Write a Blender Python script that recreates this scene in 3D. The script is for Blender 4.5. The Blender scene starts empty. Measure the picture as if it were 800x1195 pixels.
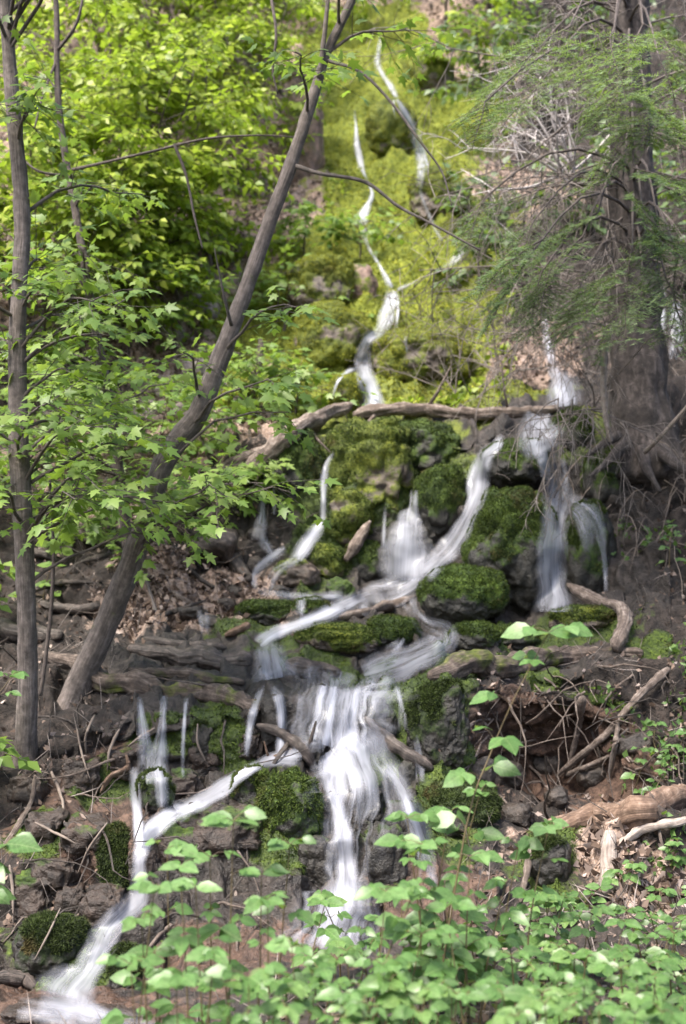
import bpy, math, random
import numpy as np
from mathutils import Vector
from mathutils.bvhtree import BVHTree

# ------------------------------------------------------------------ camera, sky, sun, exposure
scn = bpy.context.scene
COL = scn.collection
F, U0, V0, CZ = 1442.0, 400.0, 690.0, 2.0       # focal length and horizon in photo pixels, eye height

cam = bpy.data.objects.new("camera", bpy.data.cameras.new("camera"))
COL.objects.link(cam)
scn.camera = cam
cam.location = (0, 0, CZ)
cam.rotation_euler = (math.radians(90), 0, 0)
cd = cam.data
cd.sensor_fit = 'VERTICAL'
cd.sensor_height = 36.0
cd.lens = 36.0 * F / 1195.0
cd.shift_y = (V0 - 597.5) / 1195.0
cd.clip_start, cd.clip_end = 0.1, 2000
cd.dof.use_dof = True
cd.dof.focus_distance = 5.9
cd.dof.aperture_fstop = 2.0

SUN_EL, SUN_AZ = math.radians(60), math.radians(222)
world = bpy.data.worlds.new("World")
scn.world = world
world.use_nodes = True
wn = world.node_tree
bg = wn.nodes["Background"]
sky = wn.nodes.new("ShaderNodeTexSky")
sky.sky_type = 'NISHITA'
sky.sun_disc = False
sky.sun_elevation = SUN_EL
sky.sun_rotation = SUN_AZ
sky.air_density, sky.dust_density, sky.ozone_density = 1.0, 4.0, 1.0
wn.links.new(sky.outputs[0], bg.inputs[0])
bg.inputs[1].default_value = 0.125
sl = bpy.data.lights.new("sun", 'SUN')
sl.energy = 3.0
sl.angle = math.radians(20)
sl.color = (1.0, 0.95, 0.86)
sun = bpy.data.objects.new("sun", sl)
COL.objects.link(sun)
sd = Vector((math.sin(SUN_AZ) * math.cos(SUN_EL), math.cos(SUN_AZ) * math.cos(SUN_EL), math.sin(SUN_EL)))
sun.rotation_euler = sd.to_track_quat('Z', 'Y').to_euler()
sun.location = (-6, -8, 14)
scn.view_settings.view_transform = 'Standard'
scn.view_settings.look = 'None'
scn.view_settings.gamma = 1.0
scn.view_settings.use_curve_mapping = False
scn.view_settings.exposure = 1.8
cy = scn.cycles
cy.max_bounces, cy.diffuse_bounces, cy.glossy_bounces, cy.transmission_bounces = 5, 3, 2, 4
cy.transparent_max_bounces = 16
cy.caustics_reflective = cy.caustics_refractive = False

rng = np.random.default_rng(7)
random.seed(7)


# ------------------------------------------------------------------ small maths
def P(u, v, Y):
    u, v, Y = np.broadcast_arrays(np.asarray(u, float), np.asarray(v, float), np.asarray(Y, float))
    return np.stack([(u - U0) / F * Y, Y, CZ + (V0 - v) / F * Y], -1)


def _h(ix, iy, iz, s):
    n = (ix.astype(np.int64) * 73856093) ^ (iy.astype(np.int64) * 19349663) ^ (iz.astype(np.int64) * 83492791) ^ (s * 2654435)
    n = (n ^ (n >> 13)) * 1274126177
    n = n & 0x7fffffff
    n = ((n ^ (n >> 16)) * 668265263) & 0x7fffffff
    return (n & 0xffffff) / float(0xffffff)


def vnoise(p, s=0):
    i = np.floor(p)
    f = p - i
    f = f * f * f * (f * (f * 6 - 15) + 10)
    i = i.astype(np.int64)
    r = 0
    for dx in (0, 1):
        for dy in (0, 1):
            for dz in (0, 1):
                w = (f[:, 0] if dx else 1 - f[:, 0]) * (f[:, 1] if dy else 1 - f[:, 1]) * (f[:, 2] if dz else 1 - f[:, 2])
                r = r + w * _h(i[:, 0] + dx, i[:, 1] + dy, i[:, 2] + dz, s)
    return r * 2 - 1


def fbm(p, o=4, s=0, g=0.5):
    a, t, r = 1.0, 0.0, 0
    for k in range(o):
        r = r + a * vnoise(p * (2.03 ** k) + 17.3 * k, s + k)
        t += a
        a *= g
    return r / t


def pillow(p, s=0):
    """rounded cushions: 1 at a cushion's middle, 0 in the creases"""
    i = np.floor(p).astype(np.int64)
    best = np.full(len(p), 9.0)
    for dx in (-1, 0, 1):
        for dy in (-1, 0, 1):
            for dz in (-1, 0, 1):
                c = i + np.array([dx, dy, dz])
                q = c + np.stack([_h(c[:, 0], c[:, 1], c[:, 2], s + k) for k in (1, 2, 3)], -1)
                best = np.minimum(best, ((p - q) ** 2).sum(-1))
    return np.clip(1 - best * 1.3, 0, 1)


def smooth(a, b, x):
    t = np.clip((x - a) / (b - a), 0, 1)
    return t * t * (3 - 2 * t)


def norm(a):
    a = np.asarray(a, float)
    return a / np.maximum(np.linalg.norm(a, axis=-1, keepdims=True), 1e-9)


def catmull(pts, step):
    """resample a polyline with extra columns smoothly, about STEP apart (in its first two or three columns)"""
    p = np.asarray(pts, float)
    if len(p) == 2:
        n = max(2, int(np.linalg.norm(p[1, :2] - p[0, :2]) / step) + 1)
        return p[0] + (p[1] - p[0]) * np.linspace(0, 1, n)[:, None]
    e = np.vstack([2 * p[0] - p[1], p, 2 * p[-1] - p[-2]])
    out = []
    for k in range(1, len(e) - 2):
        a, b, c, d = e[k - 1], e[k], e[k + 1], e[k + 2]
        n = max(1, int(np.linalg.norm(c[:3] - b[:3]) / step))
        t = (np.arange(n) / n)[:, None]
        out.append(0.5 * (2 * b + (c - a) * t + (2 * a - 5 * b + 4 * c - d) * t ** 2 + (3 * b - a - 3 * c + d) * t ** 3))
    out.append(e[-2][None])
    return np.vstack(out)


# ------------------------------------------------------------------ objects
def tag(o, label=None, cat=None, group=None, kind=None):
    if label: o['label'] = label
    if cat: o['category'] = cat
    if group: o['group'] = group
    if kind: o['kind'] = kind
    return o


def empty(name, loc):
    o = bpy.data.objects.new(name, None)
    o.empty_display_size = 0.2
    COL.objects.link(o)
    o.location = [float(x) for x in loc]
    return o


def mk(name, V, Fa, mat, parent=None, origin=None, uv=None, attrs=None, flat=False):
    """one mesh object from vertices V and a list of face index arrays; origin: where its own origin goes"""
    V = np.asarray(V, float)
    if parent is not None:
        off = np.array(parent.matrix_basis.translation) if parent.parent is None else np.array(parent.matrix_basis.translation + parent.parent.matrix_basis.translation)
    else:
        off = np.zeros(3)
    org = np.asarray(origin, float) if origin is not None else (off if parent is not None else V.mean(0))
    me = bpy.data.meshes.new(name)
    Fa = [np.asarray(f, np.int32) for f in Fa if len(f)]
    nl = sum(f.size for f in Fa)
    npol = sum(len(f) for f in Fa)
    me.vertices.add(len(V))
    me.vertices.foreach_set("co", (V - org).astype(np.float32).ravel())
    me.loops.add(nl)
    li = np.concatenate([f.ravel() for f in Fa])
    me.loops.foreach_set("vertex_index", li)
    me.polygons.add(npol)
    tot = np.concatenate([np.full(len(f), f.shape[1], np.int32) for f in Fa])
    me.polygons.foreach_set("loop_start", np.concatenate([[0], np.cumsum(tot)[:-1]]).astype(np.int32))
    me.polygons.foreach_set("use_smooth", np.full(npol, not flat))
    if uv is not None:
        l = me.uv_layers.new(name="UVMap")
        l.data.foreach_set("uv", np.asarray(uv, np.float32)[li].ravel())
    for k, a in (attrs or {}).items():
        at = me.attributes.new(k, 'FLOAT', 'POINT')
        at.data.foreach_set("value", np.asarray(a, np.float32))
    me.materials.append(mat)
    me.update(calc_edges=True)
    me.validate()
    o = bpy.data.objects.new(name, me)
    COL.objects.link(o)
    if parent is not None:
        o.parent = parent
        o.location = [float(x) for x in (org - off)]
    else:
        o.location = [float(x) for x in org]
    return o


class Batch:
    """collects tubes and instanced little shapes into one mesh"""
    def __init__(s):
        s.V, s.Q, s.T, s.UV, s.n = [], [], [], [], 0

    def add(s, V, Q=(), T=(), UV=None):
        s.V.append(V)
        if len(Q): s.Q.append(np.asarray(Q) + s.n)
        if len(T): s.T.append(np.asarray(T) + s.n)
        s.UV.append(UV if UV is not None else np.zeros((len(V), 2)))
        s.n += len(V)

    def tube(s, pts, rad, sides=6, lump=0.0, seed=0, cap=True, squash=1.0, groove=0.0):
        p = np.asarray(pts, float)
        r = np.broadcast_to(np.asarray(rad, float), (len(p),)).copy()
        t = norm(np.gradient(p, axis=0))
        a = np.array([0, 0, 1.0]) if abs(t[:, 2]).mean() < 0.8 else np.array([1.0, 0, 0])
        x = norm(np.cross(t, a))
        y = np.cross(t, x)
        th = np.arange(sides) / sides * 2 * math.pi
        ring = x[:, None] * np.cos(th)[None, :, None] + y[:, None] * np.sin(th)[None, :, None] * squash
        rr = np.repeat(r[:, None], sides, 1)
        if lump:
            q = (p[:, None] + ring * r[:, None, None]).reshape(-1, 3)
            sc = 1.0 / max(r.mean() * 1.6, 1e-4)
            rr = rr * (1 + lump * (fbm(q * sc * np.array([1, 1, 1]), 3, seed).reshape(rr.shape) * 1.3 + 0.5 * fbm(q * sc * 0.3, 2, seed + 9).reshape(rr.shape)))
        if groove:      # bark furrows and broken wood fibres running along the stem
            dl = np.concatenate([[0], np.cumsum(np.linalg.norm(np.diff(p, axis=0), axis=1))])
            g3 = np.stack([np.tile(np.cos(th) * 2.2, len(p)), np.tile(np.sin(th) * 2.2, len(p)), np.repeat(dl * 3.2, sides)], -1) + seed
            g4 = np.stack([np.tile(np.cos(th) * 4.5, len(p)), np.tile(np.sin(th) * 4.5, len(p)), np.repeat(dl * 9, sides)], -1) + seed
            rr = rr * (1 - groove * 2 * (np.abs(vnoise(g3, 3)) + .6 * np.abs(vnoise(g4, 5)) - .4).reshape(rr.shape))
        V = (p[:, None] + ring * rr[..., None]).reshape(-1, 3)
        m = len(p)
        i = np.arange(m - 1)[:, None] * sides
        j = np.arange(sides)[None]
        k = (j + 1) % sides
        Q = np.stack([i + j, i + k, i + sides + k, i + sides + j], -1).reshape(-1, 4)
        d = np.concatenate([[0], np.cumsum(np.linalg.norm(np.diff(p, axis=0), axis=1))])
        UV = np.stack([np.tile(th / (2 * math.pi), m), np.repeat(d, sides)], -1)
        T = []
        if cap:
            V = np.vstack([V, p[0] - t[0] * r[0] * .25, p[-1] + t[-1] * r[-1] * .25])
            UV = np.vstack([UV, [0, 0], [0, d[-1]]])
            T = [[b, a_, m * sides] for a_, b in zip(range(sides), np.roll(range(sides), -1))]
            e = (m - 1) * sides
            T += [[e + a_, e + b, m * sides + 1] for a_, b in zip(range(sides), np.roll(range(sides), -1))]
        s.add(V, Q, T, UV)

    def inst(s, tmpl, M, T):
        tv, tf = tmpl
        V = np.einsum('nij,kj->nki', M, tv) + np.asarray(T)[:, None]
        n, k = len(V), len(tv)
        o = (np.arange(n) * k)[:, None, None]
        fq = [f for f in tf if len(f) == 4]
        ft = [f for f in tf if len(f) == 3]
        s.add(V.reshape(-1, 3), (np.array(fq)[None] + o).reshape(-1, 4) if fq else (), (np.array(ft)[None] + o).reshape(-1, 3) if ft else (), np.tile(tv[:, :2], (n, 1)))

    def build(s, name, mat, parent=None, **kw):
        if not s.n: return None
        return mk(name, np.vstack(s.V), [np.vstack(x) for x in (s.Q, s.T) if x], mat, parent, uv=np.vstack(s.UV), **kw)


# ------------------------------------------------------------------ materials
def new_mat(name):
    m = bpy.data.materials.new(name)
    m.use_nodes = True
    return m, m.node_tree, m.node_tree.nodes["Principled BSDF"], m.node_tree.nodes["Material Output"]


class N:
    def __init__(s, nt):
        s.nt = nt

    def n(s, t, **kw):
        x = s.nt.nodes.new(t)
        for k, v in kw.items(): setattr(x, k, v)
        return x

    def set(s, sock, v):
        if hasattr(v, 'is_output'):
            s.nt.links.new(v, sock)
        elif isinstance(v, (tuple, list)) and len(v) == 3 and sock.type == 'RGBA':
            sock.default_value = (*v, 1)
        else:
            sock.default_value = v

    def noise(s, scale, detail=4, rough=0.6, vec=None, dist=0.0, col=False):
        x = s.n('ShaderNodeTexNoise')
        x.inputs['Scale'].default_value = scale
        x.inputs['Detail'].default_value = detail
        x.inputs['Roughness'].default_value = rough
        x.inputs['Distortion'].default_value = dist
        if vec is not None: s.set(x.inputs['Vector'], vec)
        return x.outputs['Color' if col else 'Fac']

    def coord(s, kind='Object', scale=None):
        c = s.n('ShaderNodeTexCoord').outputs[kind]
        if scale is None: return c
        m = s.n('ShaderNodeMapping')
        s.set(m.inputs['Vector'], c)
        m.inputs['Scale'].default_value = scale
        return m.outputs[0]

    def pos(s, scale=None):
        c = s.n('ShaderNodeNewGeometry').outputs['Position']
        if scale is None: return c
        m = s.n('ShaderNodeMapping')
        s.set(m.inputs['Vector'], c)
        m.inputs['Scale'].default_value = scale
        return m.outputs[0]

    def ramp(s, fac, stops):
        r = s.n('ShaderNodeValToRGB')
        e = r.color_ramp.elements
        while len(e) < len(stops): e.new(0.5)
        for k, (p, c) in enumerate(stops):
            e[k].position = p
            e[k].color = (*c, 1) if isinstance(c, (tuple, list)) else (c, c, c, 1)
        s.set(r.inputs[0], fac)
        return r.outputs[0]

    def mix(s, f, a, b, mode='MIX'):
        m = s.n('ShaderNodeMix', data_type='RGBA', blend_type=mode)
        s.set(m.inputs[0], f)
        s.set(m.inputs[6], a)
        s.set(m.inputs[7], b)
        return m.outputs[2]

    def math(s, op, a, b=0.0, c=0.0, clamp=False):
        m = s.n('ShaderNodeMath', operation=op, use_clamp=clamp)
        s.set(m.inputs[0], a)
        s.set(m.inputs[1], b)
        s.set(m.inputs[2], c)
        return m.outputs[0]

    def attr(s, name):
        return s.n('ShaderNodeAttribute', attribute_name=name).outputs['Fac']

    def bump(s, h, strength=0.5, dist=0.02):
        b = s.n('ShaderNodeBump')
        b.inputs['Strength'].default_value = strength
        b.inputs['Distance'].default_value = dist
        s.set(b.inputs['Height'], h)
        return b.outputs[0]

    def island(s):
        return s.n('ShaderNodeNewGeometry').outputs['Random Per Island']


def ground_mat():
    m, nt, bs, out = new_mat("ground")
    g = N(nt)
    p = g.pos()
    n1, n2, n3 = g.noise(2.2, 6, .65, p), g.noise(14, 5, .7, p), g.noise(60, 4, .7, p)
    soil = g.ramp(n2, [(.3, (.006, .0045, .004)), (.5, (.022, .016, .013)), (.74, (.075, .056, .047))])
    rock = g.ramp(g.math('ADD', g.math('MULTIPLY', n2, .6), g.math('MULTIPLY', n1, .4)), [(.34, (.007, .006, .005)), (.5, (.028, .022, .018)), (.7, (.10, .08, .07))])
    litter = g.ramp(n3, [(.28, (.08, .05, .035)), (.45, (.24, .165, .125)), (.6, (.37, .28, .235)), (.75, (.5, .42, .38))])
    red = g.ramp(n2, [(.3, (.016, .009, .006)), (.5, (.06, .034, .023)), (.72, (.16, .095, .066))])
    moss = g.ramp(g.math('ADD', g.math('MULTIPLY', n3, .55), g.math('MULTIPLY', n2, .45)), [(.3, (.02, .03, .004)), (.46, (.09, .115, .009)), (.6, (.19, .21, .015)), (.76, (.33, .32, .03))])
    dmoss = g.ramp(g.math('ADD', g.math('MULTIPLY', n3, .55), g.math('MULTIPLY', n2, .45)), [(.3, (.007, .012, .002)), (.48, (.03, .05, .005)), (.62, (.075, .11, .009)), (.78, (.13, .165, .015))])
    jit = g.math('ADD', g.math('MULTIPLY', g.math('SUBTRACT', n2, .5), 1.1), g.math('MULTIPLY', g.math('SUBTRACT', n1, .5), 1.0))

    def mask(a):
        return g.ramp(g.math('ADD', g.attr(a), jit), [(.38, 0.0), (.58, 1.0)])
    c = g.mix(mask('rocky'), soil, rock)
    c = g.mix(mask('litter'), c, litter)
    c = g.mix(mask('red'), c, red)
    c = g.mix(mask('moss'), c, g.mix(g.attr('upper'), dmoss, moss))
    g.set(bs.inputs['Base Color'], c)
    g.set(bs.inputs['Roughness'], g.math('SUBTRACT', .95, g.math('MULTIPLY', g.attr('wet'), .62)))
    g.set(bs.inputs['Normal'], g.bump(g.math('ADD', g.math('MULTIPLY', n3, .5), n2), .9, .035))
    return m


def rock_mat(name, base, mossy, yellow=0.0, dim=1.0):
    """wet rock with moss growing on it where the attribute moss and the noise say so"""
    m, nt, bs, out = new_mat(name)
    g = N(nt)
    p = g.pos()
    n2, n3 = g.noise(11, 6, .65, p), g.noise(70, 4, .7, p)
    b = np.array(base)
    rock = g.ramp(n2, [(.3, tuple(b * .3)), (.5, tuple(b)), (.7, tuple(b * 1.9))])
    lo = np.array((.005, .010, .002)); mid = np.array((.024, .046, .004)); hi = np.array((.078, .12, .008))
    if yellow:
        mid = mid * (1 - yellow) + np.array((.085, .105, .008)) * yellow
        hi = hi * (1 - yellow) + np.array((.21, .22, .015)) * yellow
    lo, mid, hi = lo * dim, mid * dim, hi * dim
    f = g.math('ADD', g.math('MULTIPLY', n3, .5), g.math('MULTIPLY', g.noise(7, 3, .6, p), .5))
    moss = g.ramp(f, [(.32, tuple(lo)), (.5, tuple(mid)), (.68, tuple(hi))])
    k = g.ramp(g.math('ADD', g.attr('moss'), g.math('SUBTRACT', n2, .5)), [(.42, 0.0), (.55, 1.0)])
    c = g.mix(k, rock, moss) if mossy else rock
    g.set(bs.inputs['Base Color'], c)
    g.set(bs.inputs['Roughness'], g.math('ADD', g.math('MULTIPLY', k, .4), .46) if mossy else .45)
    g.set(bs.inputs['Normal'], g.bump(g.math('ADD', g.math('MULTIPLY', n3, .45), n2), .8, .03))
    return m


def moss_mat(name, lo, hi):
    m, nt, bs, out = new_mat(name)
    g = N(nt)
    f = g.math('ADD', g.math('MULTIPLY', g.island(), .5), g.math('MULTIPLY', g.noise(5, 3, .6, g.pos()), .5))
    c = g.ramp(f, [(.25, lo), (.75, hi)])
    c = g.mix(g.ramp(g.noise(3.1, 4, .6, g.pos()), [(.56, 0.0), (.68, .75)]), c, (.085, .06, .018))
    g.set(bs.inputs['Base Color'], c)
    bs.inputs['Roughness'].default_value = .8
    tr = g.n('ShaderNodeBsdfTranslucent')
    g.set(tr.inputs[0], c)
    mx = g.n('ShaderNodeMixShader')
    mx.inputs[0].default_value = .25
    nt.links.new(bs.outputs[0], mx.inputs[1]); nt.links.new(tr.outputs[0], mx.inputs[2])
    nt.links.new(mx.outputs[0], out.inputs[0])
    return m


def bark_mat(name, dark, mid, light, stretch=(60, 60, 7), mossy=0.0, rough=.9):
    m, nt, bs, out = new_mat(name)
    g = N(nt)
    uvm = g.coord('UV', (26, 5, 1))
    n1 = g.noise(1.0, 6, .7, uvm, .3)
    n2 = g.noise(22, 5, .65, g.pos())
    f = g.math('ADD', g.math('MULTIPLY', n1, .55), g.math('MULTIPLY', n2, .45))
    c = g.ramp(f, [(.34, dark), (.5, mid), (.66, light)])
    if mossy:
        mk_ = g.ramp(g.math('ADD', g.noise(4, 5, .6, g.pos()), (mossy - .5)), [(.5, 0.0), (.6, 1.0)])
        ms = g.ramp(n2, [(.3, (.02, .03, .005)), (.7, (.13, .15, .02))])
        c = g.mix(mk_, c, ms)
    g.set(bs.inputs['Base Color'], c)
    bs.inputs['Roughness'].default_value = rough
    g.set(bs.inputs['Normal'], g.bump(f, .9, .02))
    return m


def leaf_mat(name, stops, trans=.4, rough=.45, veins=False):
    m, nt, bs, out = new_mat(name)
    g = N(nt)
    f = g.math('ADD', g.math('MULTIPLY', g.island(), .6), g.math('MULTIPLY', g.noise(1.3, 2, .5, g.pos()), .4))
    c = g.ramp(f, stops)
    if veins:
        sp = g.n('ShaderNodeSeparateXYZ')
        g.set(sp.inputs[0], g.coord('UV'))
        ay = g.math('ABSOLUTE', sp.outputs[1])
        mid_ = g.math('LESS_THAN', ay, .012)
        fr = g.math('FRACT', g.math('SUBTRACT', g.math('MULTIPLY', sp.outputs[0], 7.0), g.math('MULTIPLY', ay, 5.0)))
        sv_ = g.math('MULTIPLY', g.math('LESS_THAN', fr, .14), .55)
        vn = g.math('MAXIMUM', mid_, sv_)
        blot = g.ramp(g.noise(60, 3, .6, g.pos()), [(.35, .62), (.6, 1.0)])
        c = g.mix(1.0, c, blot, 'MULTIPLY')
        c = g.mix(g.math('MULTIPLY', vn, .38), c, (.30, .38, .16))
        g.set(bs.inputs['Normal'], g.bump(vn, .35, .004))
    g.set(bs.inputs['Base Color'], c)
    bs.inputs['Roughness'].default_value = rough
    bs.inputs['Specular IOR Level'].default_value = .4
    tr = g.n('ShaderNodeBsdfTranslucent')
    g.set(tr.inputs[0], g.mix(.5, c, (.28, .42, .03), 'MIX'))
    mx = g.n('ShaderNodeMixShader')
    mx.inputs[0].default_value = trans
    nt.links.new(bs.outputs[0], mx.inputs[1]); nt.links.new(tr.outputs[0], mx.inputs[2])
    nt.links.new(mx.outputs[0], out.inputs[0])
    return m


def simple_island_mat(name, stops, rough=.85):
    m, nt, bs, out = new_mat(name)
    g = N(nt)
    g.set(bs.inputs['Base Color'], g.ramp(g.island(), stops))
    bs.inputs['Roughness'].default_value = rough
    return m


def water_mat():
    m, nt, bs, out = new_mat("falling_water")
    g = N(nt)
    uv = g.coord('UV')
    sep = g.n('ShaderNodeSeparateXYZ')
    g.set(sep.inputs[0], uv)
    x = sep.outputs[0]
    # streaks: long along the flow, fine across it (uv.x is 0..1 across, uv.y metres along, uv.x also kept in metres in 'across')
    cb = g.n('ShaderNodeCombineXYZ')
    g.set(cb.inputs[0], g.attr('across'))
    g.set(cb.inputs[1], sep.outputs[1])
    g.set(cb.inputs[2], g.attr('seed'))
    mp = g.n('ShaderNodeMapping')
    g.set(mp.inputs['Vector'], cb.outputs[0])
    mp.inputs['Scale'].default_value = (30, 1.1, 1)
    st = g.noise(1.0, 4, .6, mp.outputs[0], .25)
    mp2 = g.n('ShaderNodeMapping')
    g.set(mp2.inputs['Vector'], cb.outputs[0])
    mp2.inputs['Scale'].default_value = (8, 1.0, 1)
    st2 = g.noise(1.0, 3, .55, mp2.outputs[0], .3)
    edge = g.math('MULTIPLY', g.math('MULTIPLY', x, g.math('SUBTRACT', 1.0, x)), 4.0)
    edge = g.math('POWER', edge, 1.35)
    s = g.math('ADD', g.math('MULTIPLY', st, .5), g.math('MULTIPLY', st2, .5))
    dens = g.math('ADD', g.math('MULTIPLY', g.attr('dens'), .66), g.math('MULTIPLY', g.math('SUBTRACT', s, .5), g.attr('streak')))
    a = g.math('MULTIPLY', dens, edge, clamp=True)
    a = g.math('MINIMUM', a, .97)
    bs.inputs['Base Color'].default_value = (.52, .53, .60, 1)
    bs.inputs['Roughness'].default_value = .3
    tl = g.n('ShaderNodeBsdfTranslucent')
    tl.inputs[0].default_value = (.52, .53, .60, 1)
    wmix = g.n('ShaderNodeMixShader')
    wmix.inputs[0].default_value = .3
    nt.links.new(bs.outputs[0], wmix.inputs[1]); nt.links.new(tl.outputs[0], wmix.inputs[2])
    tp = g.n('ShaderNodeBsdfTransparent')
    mx = g.n('ShaderNodeMixShader')
    g.set(mx.inputs[0], a)
    nt.links.new(tp.outputs[0], mx.inputs[1]); nt.links.new(wmix.outputs[0], mx.inputs[2])
    nt.links.new(mx.outputs[0], out.inputs[0])
    return m


M_GROUND = ground_mat()
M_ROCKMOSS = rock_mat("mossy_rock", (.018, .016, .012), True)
M_ROCKMOSSY = rock_mat("mossy_rock_yellow", (.10, .075, .06), True, .8)
M_ROCK = rock_mat("wet_rock", (.035, .027, .022), False)
M_ROCKRED = rock_mat("red_rock", (.028, .018, .013), True)
M_ROCKPINK = rock_mat("pinkish_rock", (.16, .10, .075), True, .8)
M_ROCKPALE = rock_mat("pale_rock", (.26, .21, .19), False)
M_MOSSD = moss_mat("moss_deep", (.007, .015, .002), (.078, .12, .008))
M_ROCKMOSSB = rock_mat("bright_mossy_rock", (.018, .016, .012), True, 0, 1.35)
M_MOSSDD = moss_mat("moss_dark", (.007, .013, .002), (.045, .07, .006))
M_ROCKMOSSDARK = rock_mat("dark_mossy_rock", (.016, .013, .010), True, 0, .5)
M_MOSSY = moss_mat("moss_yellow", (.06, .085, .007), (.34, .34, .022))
M_BARK = bark_mat("maple_bark", (.035, .028, .025), (.11, .09, .08), (.23, .19, .175), mossy=.36)
M_BARKD = bark_mat("dark_bark", (.035, .027, .024), (.09, .07, .062), (.19, .155, .14))
M_FIRBARK = bark_mat("fir_bark", (.012, .010, .009), (.05, .04, .036), (.15, .122, .112))
M_DEAD = bark_mat("dead_wood", (.028, .02, .016), (.125, .094, .077), (.36, .30, .26))
M_PALEWOOD = bark_mat("pale_wood", (.12, .09, .075), (.30, .245, .21), (.5, .43, .39))
M_WETWOOD = bark_mat("wet_wood", (.010, .008, .007), (.048, .036, .03), (.18, .145, .125), rough=.5)
M_MOSSWOOD = bark_mat("mossy_wood", (.016, .012, .010), (.075, .055, .044), (.24, .19, .16), mossy=.47)
M_REDWOOD = bark_mat("rotten_wood", (.03, .018, .012), (.13, .08, .054), (.31, .22, .165))
M_TWIG = simple_island_mat("dead_twig", [(0, (.045, .036, .03)), (.5, (.11, .09, .08)), (1, (.27, .23, .21))])
M_ROOT = simple_island_mat("root_fibre", [(0, (.06, .045, .036)), (1, (.22, .175, .145))])
M_WHITETWIG = simple_island_mat("bleached_twig", [(0, (.28, .25, .24)), (1, (.55, .50, .49))])
M_LITTER = simple_island_mat("fallen_leaf", [(0, (.045, .027, .019)), (.35, (.10, .066, .047)), (.75, (.18, .13, .105)), (1, (.33, .265, .235))])
M_STEM = simple_island_mat("green_stem", [(0, (.05, .03, .018)), (1, (.12, .09, .035))], .6)
M_LEAF_NEAR = leaf_mat("near_leaf", [(.1, (.045, .105, .026)), (.5, (.10, .20, .055)), (.88, (.19, .31, .115)), (.97, (.33, .33, .09))], .35, .36, True)
M_LEAF_HERB = leaf_mat("herb_leaf", [(.1, (.045, .105, .025)), (.5, (.095, .19, .05)), (.88, (.19, .29, .09)), (.97, (.30, .27, .09))], .35, .36, True)
M_LEAF_MID = leaf_mat("maple_leaf", [(.1, (.065, .125, .025)), (.5, (.14, .225, .045)), (.9, (.25, .33, .09))], .48)
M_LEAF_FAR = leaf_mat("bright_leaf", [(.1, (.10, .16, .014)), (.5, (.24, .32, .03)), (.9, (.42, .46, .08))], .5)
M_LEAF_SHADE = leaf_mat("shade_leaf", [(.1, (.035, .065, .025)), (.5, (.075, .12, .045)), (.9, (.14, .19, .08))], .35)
M_NEEDLE = leaf_mat("fir_needle", [(.1, (.06, .10, .045)), (.5, (.13, .19, .085)), (.9, (.22, .29, .14))], .4, .6)
M_WATER = water_mat()


# ------------------------------------------------------------------ the hillside: a staircase of travertine ledges under a long slope
#        u      then (v, distance) going up: frame foot, bank foot, lower lip, behind it, main lip, behind it, tread end, wall foot, wall lip, behind it
KN = [(-1400, [(1195, 4.9), (1130, 5.6), (1000, 6.2), (960, 6.5), (860, 7.2), (820, 7.6), (700, 9.0), (640, 9.6), (520, 11.0), (480, 11.5)]),
      (0, [(1195, 4.9), (1140, 5.5), (1010, 6.1), (960, 6.4), (875, 7.0), (825, 7.6), (700, 9.0), (640, 9.6), (520, 11.0), (480, 11.5)]),
      (150, [(1195, 4.75), (1130, 5.5), (950, 6.2), (915, 7.1), (832, 7.05), (792, 7.6), (700, 8.9), (640, 9.5), (520, 10.8), (480, 11.4)]),
      (300, [(1195, 4.5), (1090, 5.5), (930, 6.2), (890, 7.0), (818, 7.1), (788, 7.6), (690, 9.0), (650, 9.5), (510, 10.1), (482, 10.7)]),
      (420, [(1195, 4.3), (1090, 5.5), (905, 6.3), (880, 6.8), (798, 7.3), (784, 7.8), (690, 9.1), (665, 9.5), (500, 10.0), (478, 10.6)]),
      (520, [(1195, 4.2), (1070, 5.5), (930, 6.5), (900, 6.8), (795, 7.3), (775, 7.8), (700, 9.0), (680, 9.4), (510, 9.9), (480, 10.5)]),
      (600, [(1195, 4.2), (1060, 5.5), (965, 6.5), (900, 7.7), (812, 7.45), (768, 7.7), (715, 8.9), (690, 9.25), (500, 9.9), (478, 10.4)]),
      (680, [(1195, 4.2), (1055, 5.5), (975, 6.3), (890, 7.6), (808, 7.4), (762, 7.6), (710, 8.6), (680, 9.0), (500, 9.7), (475, 10.2)]),
      (770, [(1195, 4.2), (1055, 5.5), (950, 6.3), (930, 6.8), (795, 7.4), (770, 7.6), (700, 8.2), (640, 8.7), (530, 9.4), (490, 9.9)]),
      (2200, [(1195, 4.2), (1055, 5.5), (950, 6.3), (930, 6.8), (790, 7.4), (770, 7.6), (700, 8.2), (640, 8.7), (530, 9.4), (490, 9.9)])]
TOP = [(400, 11.8), (300, 13.3), (150, 16.4), (0, 20.6), (-150, 28.0), (-300, 50.0)]


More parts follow.
